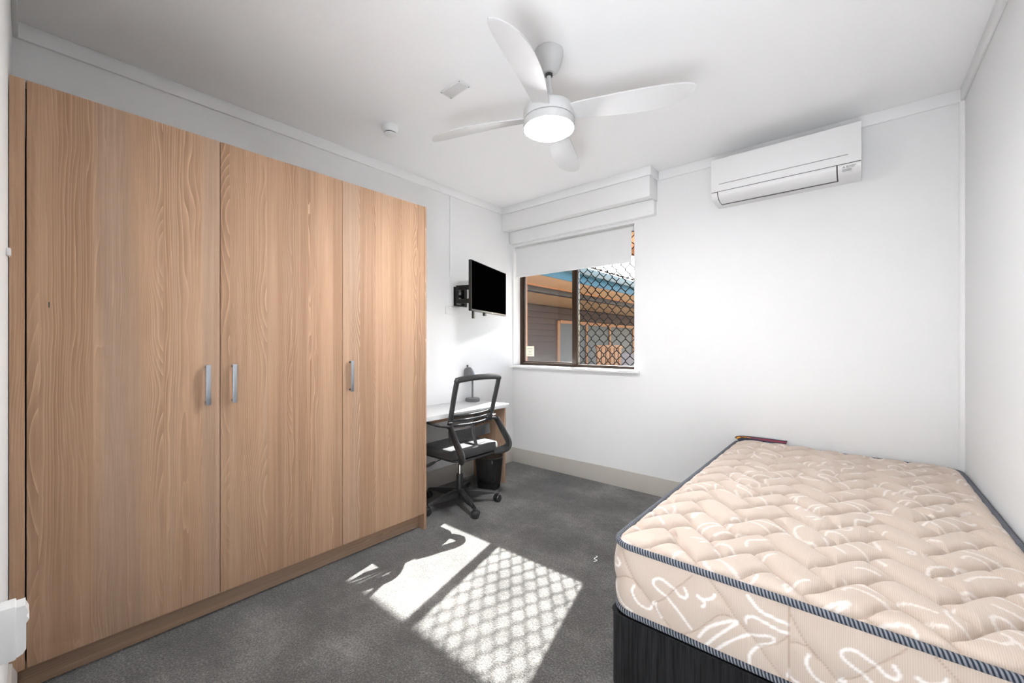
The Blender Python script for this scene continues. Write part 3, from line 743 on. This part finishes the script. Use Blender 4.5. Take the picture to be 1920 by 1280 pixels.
# backrest frame: trapezoid loop; xb(z) leans back
def bx_(z, y=0): return -2.262 + .095 * ((z - .66) / .35) + .0  # lean
def bp(y, z, curve=.045): 
    yy = (y - CY_) / .225
    return (bx_(z) - curve * (1 - yy * yy) * -0.35 + .0, y, z)
YL, YR = CY_ - .225, CY_ + .225
def framepath(inset, z0, z1, topin=.0):
    a, b_ = YL + inset, YR - inset
    return [bp(a + .012, z0), bp(a + .006, (z0 + z1) / 2), bp(a + .004, z1 - .03), bp(a + .02, z1 - .004), bp((a + b_) / 2, z1 + .008), bp(b_ - .02, z1 - .004), bp(b_ - .004, z1 - .03), bp(b_ - .006, (z0 + z1) / 2), bp(b_ - .012, z0)]
loop = smoothpath(framepath(.0, .645, 1.002), 6)
m = MB(); rr = []
for i, q in enumerate(loop): rr.append(.0150)
m.tube(loop, rr, 10, sx=1.45, up=(1, 0, .25)); m.build('backrest_frame', M['frame_plastic'], ch, smooth=50)
# bottom rail of the frame, then lumbar ribs
def rib(z, r, bulge, name, mat, x_off=0.0, y_in=.02):
    pts = [(bx_(z) + x_off + bulge * (1 - ((y - CY_) / .21) ** 2), y, z - .010 * (1 - ((y - CY_) / .21) ** 2)) for y in np.linspace(YL + y_in, YR - y_in, 13)]
    m = MB(); m.tube(pts, r, 8, sx=.9, up=(0, 0, 1)); return m.build(name, mat, ch, smooth=50)
rib(.735, .008, .012, 'lumbar_rib', M['frame_plastic']); rib(.700, .0095, .020, 'lumbar_rib', M['frame_plastic']); rib(.662, .010, .022, 'lumbar_rib', M['frame_plastic'])
# mesh panel
def panel(z0, z1, ins, mat, name, bulge=.012, ny=12, nz=10):
    v = []; f = []
    for j in range(nz + 1):
        z = z0 + (z1 - z0) * j / nz
        for i in range(ny + 1):
            y = YL + ins + (YR - YL - 2 * ins) * i / ny; q = (y - CY_) / .225
            v.append((bx_(z) + bulge * (1 - q * q), y, z))
    for j in range(nz):
        for i in range(ny): a = j * (ny + 1) + i; f.append((a, a + 1, a + ny + 2, a + ny + 1))
    return MB().add(v, f).build(name, mat, ch, smooth=60, fix=False)
panel(.74, 1.002, .012, M['net'], 'mesh_panel'); panel(.635, .742, .018, M['net_dark'], 'lumbar_panel', .016)
m = MB()
for q0 in range(12):
    ya, yb = YL + .01 + q0 * (YR - YL - .02) / 12, YL + .01 + (q0 + 1) * (YR - YL - .02) / 12
    xa, xb = (bx_(.60) + .012 + .03 * (1 - ((y_ - CY_) / .22) ** 2) for y_ in (ya, yb))
    m.add([(xa, ya, .545), (xb, yb, .545), (xb - .008, yb, .622), (xa - .008, ya, .622), (xa + .006, ya, .545), (xb + .006, yb, .545), (xb - .002, yb, .622), (xa - .002, ya, .622)], [(0, 1, 2, 3), (7, 6, 5, 4), (3, 2, 6, 7), (1, 0, 4, 5)] + ([(0, 3, 7, 4)] if q0 == 0 else []) + ([(1, 5, 6, 2)] if q0 == 11 else []))
m.build('lower_back_panel', M['frame_plastic'], ch, smooth=50, fix=False)
# lower back bracket joining frame to the seat
m = MB(); m.tube(smoothpath([(bx_(.66) + .02, CY_, .66), (-2.235, CY_, .58), (-2.20, CY_, .47), (-2.24, CY_, .40), (-2.33, CY_, .385)], 5), .010, 8, sx=1.6, up=(1, 0, 0)); m.build('back_bracket', M['black_plastic'], ch, smooth=50)
# armrests
for sg, mat in ((-1, 'frame_plastic'), (1, 'frame_plastic')):
    y0 = CY_ + sg * .243
    sup = smoothpath([(-2.225, y0, .668), (-2.195, y0 + sg * .004, .630), (-2.150, y0 + sg * .010, .565), (-2.105, y0 + sg * .010, .505), (-2.092, y0 + sg * .004, .465), (-2.125, y0 - sg * .015, .432), (-2.19, y0 - sg * .06, .412)], 5)
    m = MB(); m.tube(sup, [.0085 + .0030 * math.sin(PI * i_ / (len(sup) - 1)) for i_ in range(len(sup))], 12, sx=2.9, up=(0, sg, 0)); ar = m.build('arm_support', M[mat], ch, smooth=50)
    pad = smoothpath([(-2.205, y0, .667), (-2.26, y0, .660), (-2.34, y0, .656), (-2.43, y0, .660), (-2.50, y0, .664), (-2.53, y0, .655)], 5)
    m = MB(); m.tube(pad, .0095, 10, sx=2.3, up=(0, 0, 1)); m.build('armrest', M['black_plastic'], ch, smooth=50)
    m = MB(); m.tube([(-2.235, y0 - sg * .03, .69), (-2.235, y0 + sg * .004, .69)], .006, 10); m.build('arm_bolt', M['chrome'], ch)

# ------------------------------------------------------------------ bed: base and mattress
BX0, BX1, BY0, BY1 = -.672, .432, 1.345, 3.345
bb = empty('bed_base', (-.12, 2.34, 0), 'black fabric bed base in the right-hand corner under the mattress', 'bed base')
m = MB(); m.prism(rrect(BX0 - .006, BX1, BY0 - .004, BY1, .035, 5), 'z', .045, .302); bo = m.build('upholstered_box', M['base'], bb, smooth=40)
for x in (BX0 + .12, BX1 - .12):
    for y in (BY0 + .15, BY1 - .15):
        MB().lathe([(.022, .001), (.024, .004), (.024, .042), (.02, .0448)], (x, y, 0), 14).build('foot', M['black_plastic'], bb)
m = MB(); m.tube([(p_[0], p_[1], .303) for p_ in rrect(BX0 - .007, BX1 + .001, BY0 - .005, BY1 + .001, .036, 5)], .0025, 6, True); m.build('welt', M['base'], bb)

mt = empty('mattress', (-.12, 2.34, .31), 'bare beige quilted mattress with white scribble print and grey rope piping', 'mattress')
ZT, ZB, RC = .548, .322, .075
# --- quilting pattern: distance to the seams of one .28 x .17 cell, tiled
PW, PH = .28, .168
def curve2(P, n=10): return np.array([tuple(q)[:2] for q in smoothpath([(a, b_, 0) for a, b_ in P], n)])
V0 = (0, 0)
seams = [curve2([(0, 0), (.035, .030), (.075, .095), (.105, .135), (.135, .155)]),
         curve2([(.135, .155), (.175, .120), (.215, .065), (.25, .030), (.28, 0)]),
         curve2([(.135, .155), (.165, .205), (.205, .226), (.245, .200), (.28, PH)]),
         curve2([(0, PH), (.030, .130), (.060, .098), (.072, .090)])]
def seg_dist(X, Y, poly):
    D = np.full(X.shape, 9.0)
    for a, b_ in zip(poly[:-1], poly[1:]):
        ab = b_ - a; L = (ab ** 2).sum()
        if L < 1e-12: continue
        t_ = np.clip(((X - a[0]) * ab[0] + (Y - a[1]) * ab[1]) / L, 0, 1)
        D = np.minimum(D, np.hypot(X - a[0] - t_ * ab[0], Y - a[1] - t_ * ab[1]))
    return D
RES = .002
gx, gy = np.meshgrid(np.arange(0, PW, RES), np.arange(0, PH, RES), indexing='ij')
CELL = np.full(gx.shape, 9.0)
for s_ in seams:
    for ix in (-1, 0, 1):
        for iy in (-2, -1, 0, 1):
            CELL = np.minimum(CELL, seg_dist(gx, gy, s_ + np.array([ix * PW, iy * PH])))
def quilt(x, y):
    u = ((x + .40) % PW) / RES; v = ((y - 1.385) % PH) / RES
    i = np.clip(u.astype(int), 0, CELL.shape[0] - 1); j = np.clip(v.astype(int), 0, CELL.shape[1] - 1)
    i2 = (i + 1) % CELL.shape[0]; j2 = (j + 1) % CELL.shape[1]; fu = u - i; fv = v - j
    return (CELL[i, j] * (1 - fu) + CELL[i2, j] * fu) * (1 - fv) + (CELL[i, j2] * (1 - fu) + CELL[i2, j2] * fu) * fv
# --- scribble print
rs = np.random.RandomState(7)
def glyphs():
    L = []
    L.append([(0, .10), (-.03, .06), (-.02, .01), (.02, -.02), (.05, .0), (.045, .03), (.06, -.03), (.075, -.06)])
    L.append([(.16, -.09), (.11, .0), (.06, .07), (.07, .10), (.10, .09), (.14, .05), (.17, .03), (.19, .05), (.185, .08)])
    L.append([(.24, .06), (.27, .055), (.26, .02), (.25, .03), (.28, .06), (.31, .075)])
    L.append([(.24, -.10), (.27, -.05), (.33, -.01), (.38, .01), (.33, -.03), (.28, -.08), (.27, -.10)])
    L.append([(.32, -.10), (.36, -.06), (.43, -.03), (.48, -.03), (.47, -.07), (.42, -.10), (.41, -.14)])
    L.append([(.38, .06), (.40, .08), (.44, .06), (.50, .02), (.55, .0)])
    L.append([(.40, .13), (.45, .09), (.50, .07), (.55, .045)])
    L.append([(.05, .18), (.10, .21), (.15, .17), (.13, .13), (.09, .15)])
    L.append([(.20, .16), (.26, .20), (.33, .21), (.38, .18)])
    return [curve2(g, 6) for g in L]
GL = glyphs(); TW, TH = .60, .36
def tile_print(res=.003):
    gx, gy = np.meshgrid(np.arange(0, TW, res), np.arange(0, TH, res), indexing='ij'); D = np.full(gx.shape, 9.0)
    for g in GL:
        for ix in (-1, 0, 1):
            for iy in (-1, 0, 1): D = np.minimum(D, seg_dist(gx, gy, g + np.array([ix * TW + .04, iy * TH + .16])))
    return D, res
TD, TR = tile_print()
def prn(x, y, rowshift=.23, wdt=.0048):
    row = np.floor(y / TH); x = x + row * rowshift
    i = ((x % TW) / TR).astype(int) % TD.shape[0]; j = ((y % TH) / TR).astype(int) % TD.shape[1]
    return np.clip((wdt + .0018 - TD[i, j]) / .0030, 0, 1)
def set_attr(me, name, arr):
    a = me.attributes.new(name, 'FLOAT', 'POINT'); a.data.foreach_set('value', np.asarray(arr, np.float32))
def grid_mesh(name, X, Y, Z, mat, parent, attrs, closed=False, offv=None):
    n, m_ = X.shape; off = np.array(parent.location)
    co_ = np.stack([X - off[0], Y - off[1], Z - off[2]], -1).reshape(-1, 3)
    I = np.arange(n if closed else n - 1); J = np.arange(m_ - 1); I, J = np.meshgrid(I, J, indexing='ij'); I2 = (I + 1) % n
    F = np.stack([I * m_ + J, I2 * m_ + J, I2 * m_ + J + 1, I * m_ + J + 1], -1).reshape(-1, 4)
    me = bpy.data.meshes.new(name); me.vertices.add(len(co_)); me.vertices.foreach_set('co', co_.astype(np.float32).ravel())
    me.loops.add(F.size); me.loops.foreach_set('vertex_index', F.ravel().astype(np.int32))
    me.polygons.add(len(F)); me.polygons.foreach_set('loop_start', np.arange(0, F.size, 4, dtype=np.int32)); me.polygons.foreach_set('loop_total', np.full(len(F), 4, np.int32))
    me.update(calc_edges=True); me.shade_smooth(); me.materials.append(mat)
    for k, v_ in attrs.items(): set_attr(me, k, v_.ravel())
    o = bpy.data.objects.new(name, me); COL.objects.link(o); o.parent = parent; return o
MX0, MX1, MY0, MY1 = BX0 + .003, BX1 - .003, BY0, BY1
step = .0042
xs = np.linspace(MX0, MX1, int((MX1 - MX0) / step)); ys = np.linspace(MY0, MY1, int((MY1 - MY0) / .0046))
X, Y = np.meshgrid(xs, ys, indexing='ij')
# pull the corners onto their arcs
cxs = np.clip(X, MX0 + RC, MX1 - RC); cys = np.clip(Y, MY0 + RC, MY1 - RC)
dx, dy = X - cxs, Y - cys; rad = np.hypot(dx, dy); inf = np.maximum(np.abs(dx), np.abs(dy))
cor = (np.abs(dx) > 1e-9) & (np.abs(dy) > 1e-9); sc_ = np.where(cor, inf / np.maximum(rad, 1e-9), 1.0)
X = cxs + dx * sc_; Y = cys + dy * sc_
rad = np.hypot(X - cxs, Y - cys); edge = RC - rad                      # distance from the rim
qd = quilt(X, Y)
fall = 1 - np.exp(-np.maximum(edge, 0) / .022)
puff = 1 - np.exp(-(qd / .013)); puff *= .029
wob = .004 * np.sin(X * 7.1 + 1) * np.sin(Y * 5.3)
Z = ZT - .002 + fall * (.006 + puff) + wob * fall
stitch_shade = np.clip(1 - qd / .004, 0, 1) * np.clip(edge / .02, 0, 1)
grid_mesh('quilted_top', X, Y, Z, M['tick_top'], mt, {'print': .62 * prn(X * .9 + Y * .25, Y * .9 - X * .2, wdt=.0036), 'stitch_shade': stitch_shade})
# side band around the perimeter
def perim(x0, x1, y0, y1, r, step):
    P = rrect(x0, x1, y0, y1, r, 14); P = np.array(P + [P[0]]); d = np.hypot(*np.diff(P, axis=0).T); L = np.concatenate([[0], np.cumsum(d)])
    s_ = np.arange(0, L[-1], step); return np.interp(s_, L, P[:, 0]), np.interp(s_, L, P[:, 1]), s_
px_, py_, ps_ = perim(MX0, MX1, MY0, MY1, RC, .0046)
nx = px_ - np.clip(px_, MX0 + RC, MX1 - RC); ny = py_ - np.clip(py_, MY0 + RC, MY1 - RC); nl = np.hypot(nx, ny); nx /= nl; ny /= nl
zs = np.linspace(0, 1, 52)
Sg, Tg = np.meshgrid(ps_, zs, indexing='ij')
sx0 = px_ + py_ * 0
Xs = px_[:, None] + 0 * Tg; Ys = py_[:, None] + 0 * Tg; Zs = ZB + (ZT - ZB) * Tg
SU = (Xs - Ys)                                       # runs along x on the near side, along y on the long sides
q1 = curve2([(0, .24), (.05, .16), (.11, .09), (.17, .035), (.22, .0)]); q2 = curve2([(.0, .10), (.05, .155), (.09, .15), (.13, .09), (.19, .085), (.25, .13), (.30, .19), (.33, .24)]); q3 = curve2([(.17, .035), (.24, .045), (.30, .10), (.34, .10)])
SW = .335; D = np.full(Xs.shape, 9.0); Uq = (SU + 2.017) % SW; Vq = Zs - ZB
for k in (-1, 0, 1):
    for q in (q1, q2, q3): D = np.minimum(D, seg_dist(Uq, Vq, q + np.array([k * SW, 0])))
near = (Ys < MY0 + RC + .001)
side_q = [[(-.63, .53), (-.616, .506), (-.589, .46), (-.554, .427), (-.526, .396), (-.499, .366), (-.474, .348), (-.455, .325)], [(-.675, .395), (-.654, .414), (-.621, .444), (-.589, .451), (-.562, .427)],
 [(-.513, .401), (-.482, .424), (-.446, .472), (-.423, .497), (-.395, .53)], [(-.445, .322), (-.423, .334), (-.386, .363), (-.349, .406), (-.321, .439), (-.294, .451), (-.278, .445)],
 [(-.345, .535), (-.325, .515), (-.294, .482), (-.268, .449), (-.223, .411), (-.19, .368), (-.15, .325)], [(-.22, .397), (-.178, .42), (-.149, .453), (-.12, .50)]]
SEAMX, SHIFT = -.143, .482
def two_piece(lists, n=5):
    D1 = np.full(Xs.shape, 9.0); D2 = D1.copy()
    for g in lists:
        gp = curve2(g, n); D1 = np.minimum(D1, seg_dist(Xs, Zs, gp)); D2 = np.minimum(D2, seg_dist(Xs, Zs, gp + np.array([SHIFT, 0]))); 
    return np.where(Xs < SEAMX, D1, D2)
D = np.where(near, np.minimum(two_piece(side_q), np.abs(Xs - SEAMX)), D)
pf_ = (1 - np.exp(-D / .018)) * .010; bul = np.sin(np.clip(Tg, 0, 1) * PI) ** .6 * .010
Xs = Xs + nx[:, None] * (pf_ * np.sin(Tg * PI) ** .5 + bul); Ys = Ys + ny[:, None] * (pf_ * np.sin(Tg * PI) ** .5 + bul)
# the printed scribbles of the near side, read off the fabric
side_g = [[(-.582, .43), (-.587, .41), (-.571, .382), (-.545, .371), (-.526, .375), (-.517, .397), (-.509, .402), (-.505, .38), (-.49, .359)],
 [(-.397, .364), (-.431, .406), (-.47, .434), (-.507, .457), (-.515, .472), (-.503, .485), (-.482, .487), (-.454, .473), (-.431, .458), (-.414, .457), (-.408, .471), (-.417, .485)],
 [(-.378, .479), (-.356, .476), (-.335, .488), (-.33, .497)], [(-.378, .479), (-.358, .469), (-.356, .46), (-.364, .451)],
 [(-.376, .348), (-.349, .391), (-.308, .426), (-.274, .445), (-.269, .439)], [(-.353, .336), (-.325, .376), (-.291, .417), (-.268, .442)],
 [(-.325, .334), (-.294, .373), (-.255, .41), (-.217, .43), (-.187, .442), (-.176, .435), (-.184, .421), (-.214, .4), (-.236, .366), (-.239, .336)],
 [(-.245, .454), (-.244, .469), (-.229, .478), (-.202, .476), (-.169, .468), (-.13, .464)], [(-.243, .53), (-.233, .52), (-.211, .502), (-.178, .495), (-.12, .486)],
 [(-.139, .372), (-.147, .344)], [(-.654, .494), (-.639, .485), (-.646, .47), (-.661, .467)], [(-.664, .395), (-.654, .375), (-.63, .349), (-.593, .338)]]
PRX = np.where(near, np.clip((.0050 - two_piece(side_g)) / .0020, 0, 1), prn(SU, Zs))
grid_mesh('side_band', Xs, Ys, Zs, M['tick_side'], mt, {'print': PRX, 'stitch_shade': np.clip(1 - D / .003, 0, 1)}, closed=True)
# bottom cover
MB().prism(rrect(MX0, MX1, MY0, MY1, RC, 8), 'z', .310, ZB + .001).build('bottom_cover', M['tick_side'], mt)
# rope piping, upper and lower
def piping(z, r):
    X_, Y_, s_ = perim(MX0 - .004, MX1 + .004, MY0 - .004, MY1 + .004, RC, .012); n = 10; N = len(s_)
    v = []; f = []; uvs = []
    cx_ = np.clip(X_, MX0 + RC, MX1 - RC); cy_ = np.clip(Y_, MY0 + RC, MY1 - RC)
    for i in range(N):
        d = Vector((X_[i] - cx_[i], Y_[i] - cy_[i], 0)).normalized()
        for k in range(n):
            a = 2 * PI * k / n; p_ = Vector((X_[i], Y_[i], z)) + d * (r * math.cos(a)) + Vector((0, 0, r * 1.1 * math.sin(a))); v.append(p_ - mt.location)
    for i in range(N):
        for k in range(n):
            f.append((i * n + k, ((i + 1) % N) * n + k, ((i + 1) % N) * n + (k + 1) % n, i * n + (k + 1) % n))
            uvs += [(i * .012, k / n), ((i + 1) * .012, k / n), ((i + 1) * .012, (k + 1) / n), (i * .012, (k + 1) / n)]
    me = bpy.data.meshes.new('piping'); me.from_pydata([tuple(p_) for p_ in v], [], f); uv = me.uv_layers.new(name='UVMap')
    uv.data.foreach_set('uv', np.array(uvs, np.float32).ravel()); me.shade_smooth(); me.materials.append(M['piping'])
    o = bpy.data.objects.new('piping', me); COL.objects.link(o); o.parent = mt; return o
piping(ZT + .001, .0095); piping(ZB, .0095)
# coloured corner label at the far left corner
v = []; f = []
N1 = 14
arcp = [(MX0 + .0 , MY1 - .10)] + [(MX0 + RC + RC * math.cos(math.radians(a)), MY1 - RC + RC * math.sin(math.radians(a))) for a in range(180, 89, -13)] + [(MX0 + .30, MY1)]
inner = [(MX0 + .035 + .02 * i / (len(arcp) - 1) + .24 * max(0, i - 3) / (len(arcp) - 4), MY1 - .12 + .095 * min(1, i / 4) ** .7) for i in range(len(arcp))]
def patch(t0, t1, mat, name, dz):
    v = []; f = []; n = len(arcp)
    for i in range(n):
        for t_ in (t0, t1):
            a, b_ = arcp[i], inner[i]; x_ = a[0] + (b_[0] - a[0]) * t_; y_ = a[1] + (b_[1] - a[1]) * t_
            v.append((x_, y_, ZT + .046 - .020 * t_ + dz))
    nn = len(v); v += [(a, b_, c_ - .004) for a, b_, c_ in v]
    for i in range(n - 1):
        q = 2 * i; f.append((q, q + 1, q + 3, q + 2)); f.append((nn + q, nn + q + 2, nn + q + 3, nn + q + 1)); f.append((q, q + 2, nn + q + 2, nn + q)); f.append((q + 1, nn + q + 1, nn + q + 3, q + 3))
    return MB().add(v, f).build(name, mat, lab if name != 'corner_label' else mt, smooth=0)
lab = None
lab = patch(0, 1, M['navy'], 'corner_label', 0.0); lab['label'] = 'dark corner label printed orange and maroon'
lab.location = -mt.location
def patch2(t0, t1, i0, i1, mat, name):
    global arcp, inner
    A_, I_ = arcp, inner; arcp, inner = A_[i0:i1], I_[i0:i1]
    o = patch(t0, t1, mat, name, .0012); arcp, inner = A_, I_
    o.location = (0, 0, 0); return o
patch2(.22, .50, 0, 6, M['orange'], 'label_stripe'); patch2(.30, .75, 5, 9, M['dark_red'], 'label_stripe')

# lint on the carpet
m = MB(); m.tube(smoothpath([(-1.18, 2.165, .004), (-1.165, 2.15, .010), (-1.175, 2.13, .004), (-1.150, 2.12, .007), (-1.16, 2.10, .004)], 5), .0022, 6)
o = m.build('lint', M['lint']); tag(o, 'tiny curl of white lint on the grey carpet', 'lint')

# ------------------------------------------------------------------ outdoors
o = MB().box(-14, 5, YB + .25, 26, -.30, -.18).build('ground', M['concrete']); tag(o, kind='structure')
ev = empty('eave', (-1.4, 3.9, 2.3), 'tan lined eave above the window outside', 'eave')
MB().box(-3.36, 1.5, YB + .24, 4.23, 2.30, 2.33).build('soffit_lining', M['soffit'], ev)
MB().box(-3.36, 1.5, 4.23, 4.255, 2.215, 2.40, .003).build('fascia_board', M['soffit'], ev)
m = MB(); m.prism([(YB + .24, 2.9), (YB + .24, 3.05), (4.27, 2.46), (4.27, 2.40)], 'x', -3.36, 1.5); m.build('roof_edge', M['tile'], ev)

nb = empty('neighbouring_wing', (-5, 9, -.18), 'brown verandah wing outside with blue fascia and pale tiled roof', 'building')
BXF = -3.5
MB().box(BXF - .02, BXF, 4.26, 22, 2.26, 2.40, .002).build('fascia', M['fascia'], nb)
m = MB(); m.prism([(BXF, 2.395), (BXF + .10, 2.395), (BXF + .125, 2.43), (BXF + .125, 2.50), (BXF + .11, 2.51), (BXF, 2.51)], 'y', 4.26, 22); m.build('gutter', M['gutter'], nb, smooth=20)
MB().box(-6.3, BXF - .02, 4.26, 22, 2.29, 2.31).build('soffit_board', M['soffit'], nb)
MB().box(-4.36, -4.24, 4.26, 22, 2.17, 2.29, .003).build('beam', M['beam'], nb)
MB().box(-4.24, -4.225, 4.26, 22, 2.262, 2.29).build('cover_strip', M['tan_wood'], nb)
m = MB()                                                    # wall boards in view, each its own part
for k in range(11):
    z0 = .55 + k * .155
    MB().prism([(-6.30, z0), (-6.21, z0), (-6.225, z0 + .150), (-6.30, z0 + .150)], 'y', 4.3, 22).build('wall_board', M['clad'], nb)
MB().box(-6.5, -6.3, 4.26, 22, -.18, 2.31).build('wall_core', M['clad'], nb)
fw = MB().box(-6.21, -6.17, 9.2, 9.32, .3, 1.90).build('window_frame', M['tan_wood'], nb)
for (y0, y1) in ((9.32, 10.7), (10.82, 12.2), (12.32, 14.0), (14.12, 16.0)):
    MB().box(-6.208, -6.19, y0, y1, .55, 1.83).build('pane', M['dark_pane'], fw)
    MB().box(-6.21, -6.17, y1, y1 + .12, .5, 1.90).build('frame_post', M['tan_wood'], fw)
MB().box(-6.21, -6.16, 9.32, 16.1, 1.83, 1.92).build('frame_head', M['tan_wood'], fw)
for y in (16.5,): MB().box(-4.35, -4.25, y, y + .1, -.18, 2.17).build('verandah_post', M['beam'], nb)
# tiled roof: waves across, steps up the slope
ny, nxr = 340, 30; v = []; f = []
for j in range(nxr + 1):
    for st in (0, 1):
        d = (j + st * .98) * .30 if True else 0
        for i in range(ny + 1):
            y = 4.1 + 18 * i / ny; v.append((BXF + .05 - d * .93, y, 2.53 + d * .36 + .022 * abs(math.sin(y * PI / .22)) + (.022 if st == 0 else -.0)))
R = 2 * (nxr + 1)
for j in range(R - 1):
    for i in range(ny): a = j * (ny + 1) + i; f.append((a, a + 1, a + ny + 2, a + ny + 1))
o = MB().add(v, f).build('roof_tiles', M['tile'], nb, smooth=0, fix=False); o['kind'] = 'stuff'
# garden furniture on the verandah
gb = empty('garden_bench', (-5.0, 9.9, -.18), 'orange-brown timber garden bench on the verandah behind the grille', 'bench')
def bench_part(name, *a): MB().box(*a, bev=.006).build(name, M['tan_wood'], gb)
for k in range(6): bench_part('back_slat', -5.04, -5.01, 9.25 + k * .24, 9.25 + k * .24 + .17, .62, 1.16)
bench_part('top_rail', -5.05, -5.0, 9.2, 10.7, 1.16, 1.24); bench_part('seat_board', -5.0, -4.55, 9.2, 10.7, .42, .47)
for y in (9.22, 10.62):
    bench_part('leg', -5.05, -4.98, y, y + .06, -.178, .62); bench_part('leg', -4.62, -4.56, y, y + .06, -.178, .42)
o = MB().box(-3.55, -2.35, 7.5, 7.65, -.18, 1.08, .01).build('garden_wall', M['render']); tag(o, 'low white rendered garden wall outside the right window pane', 'wall')
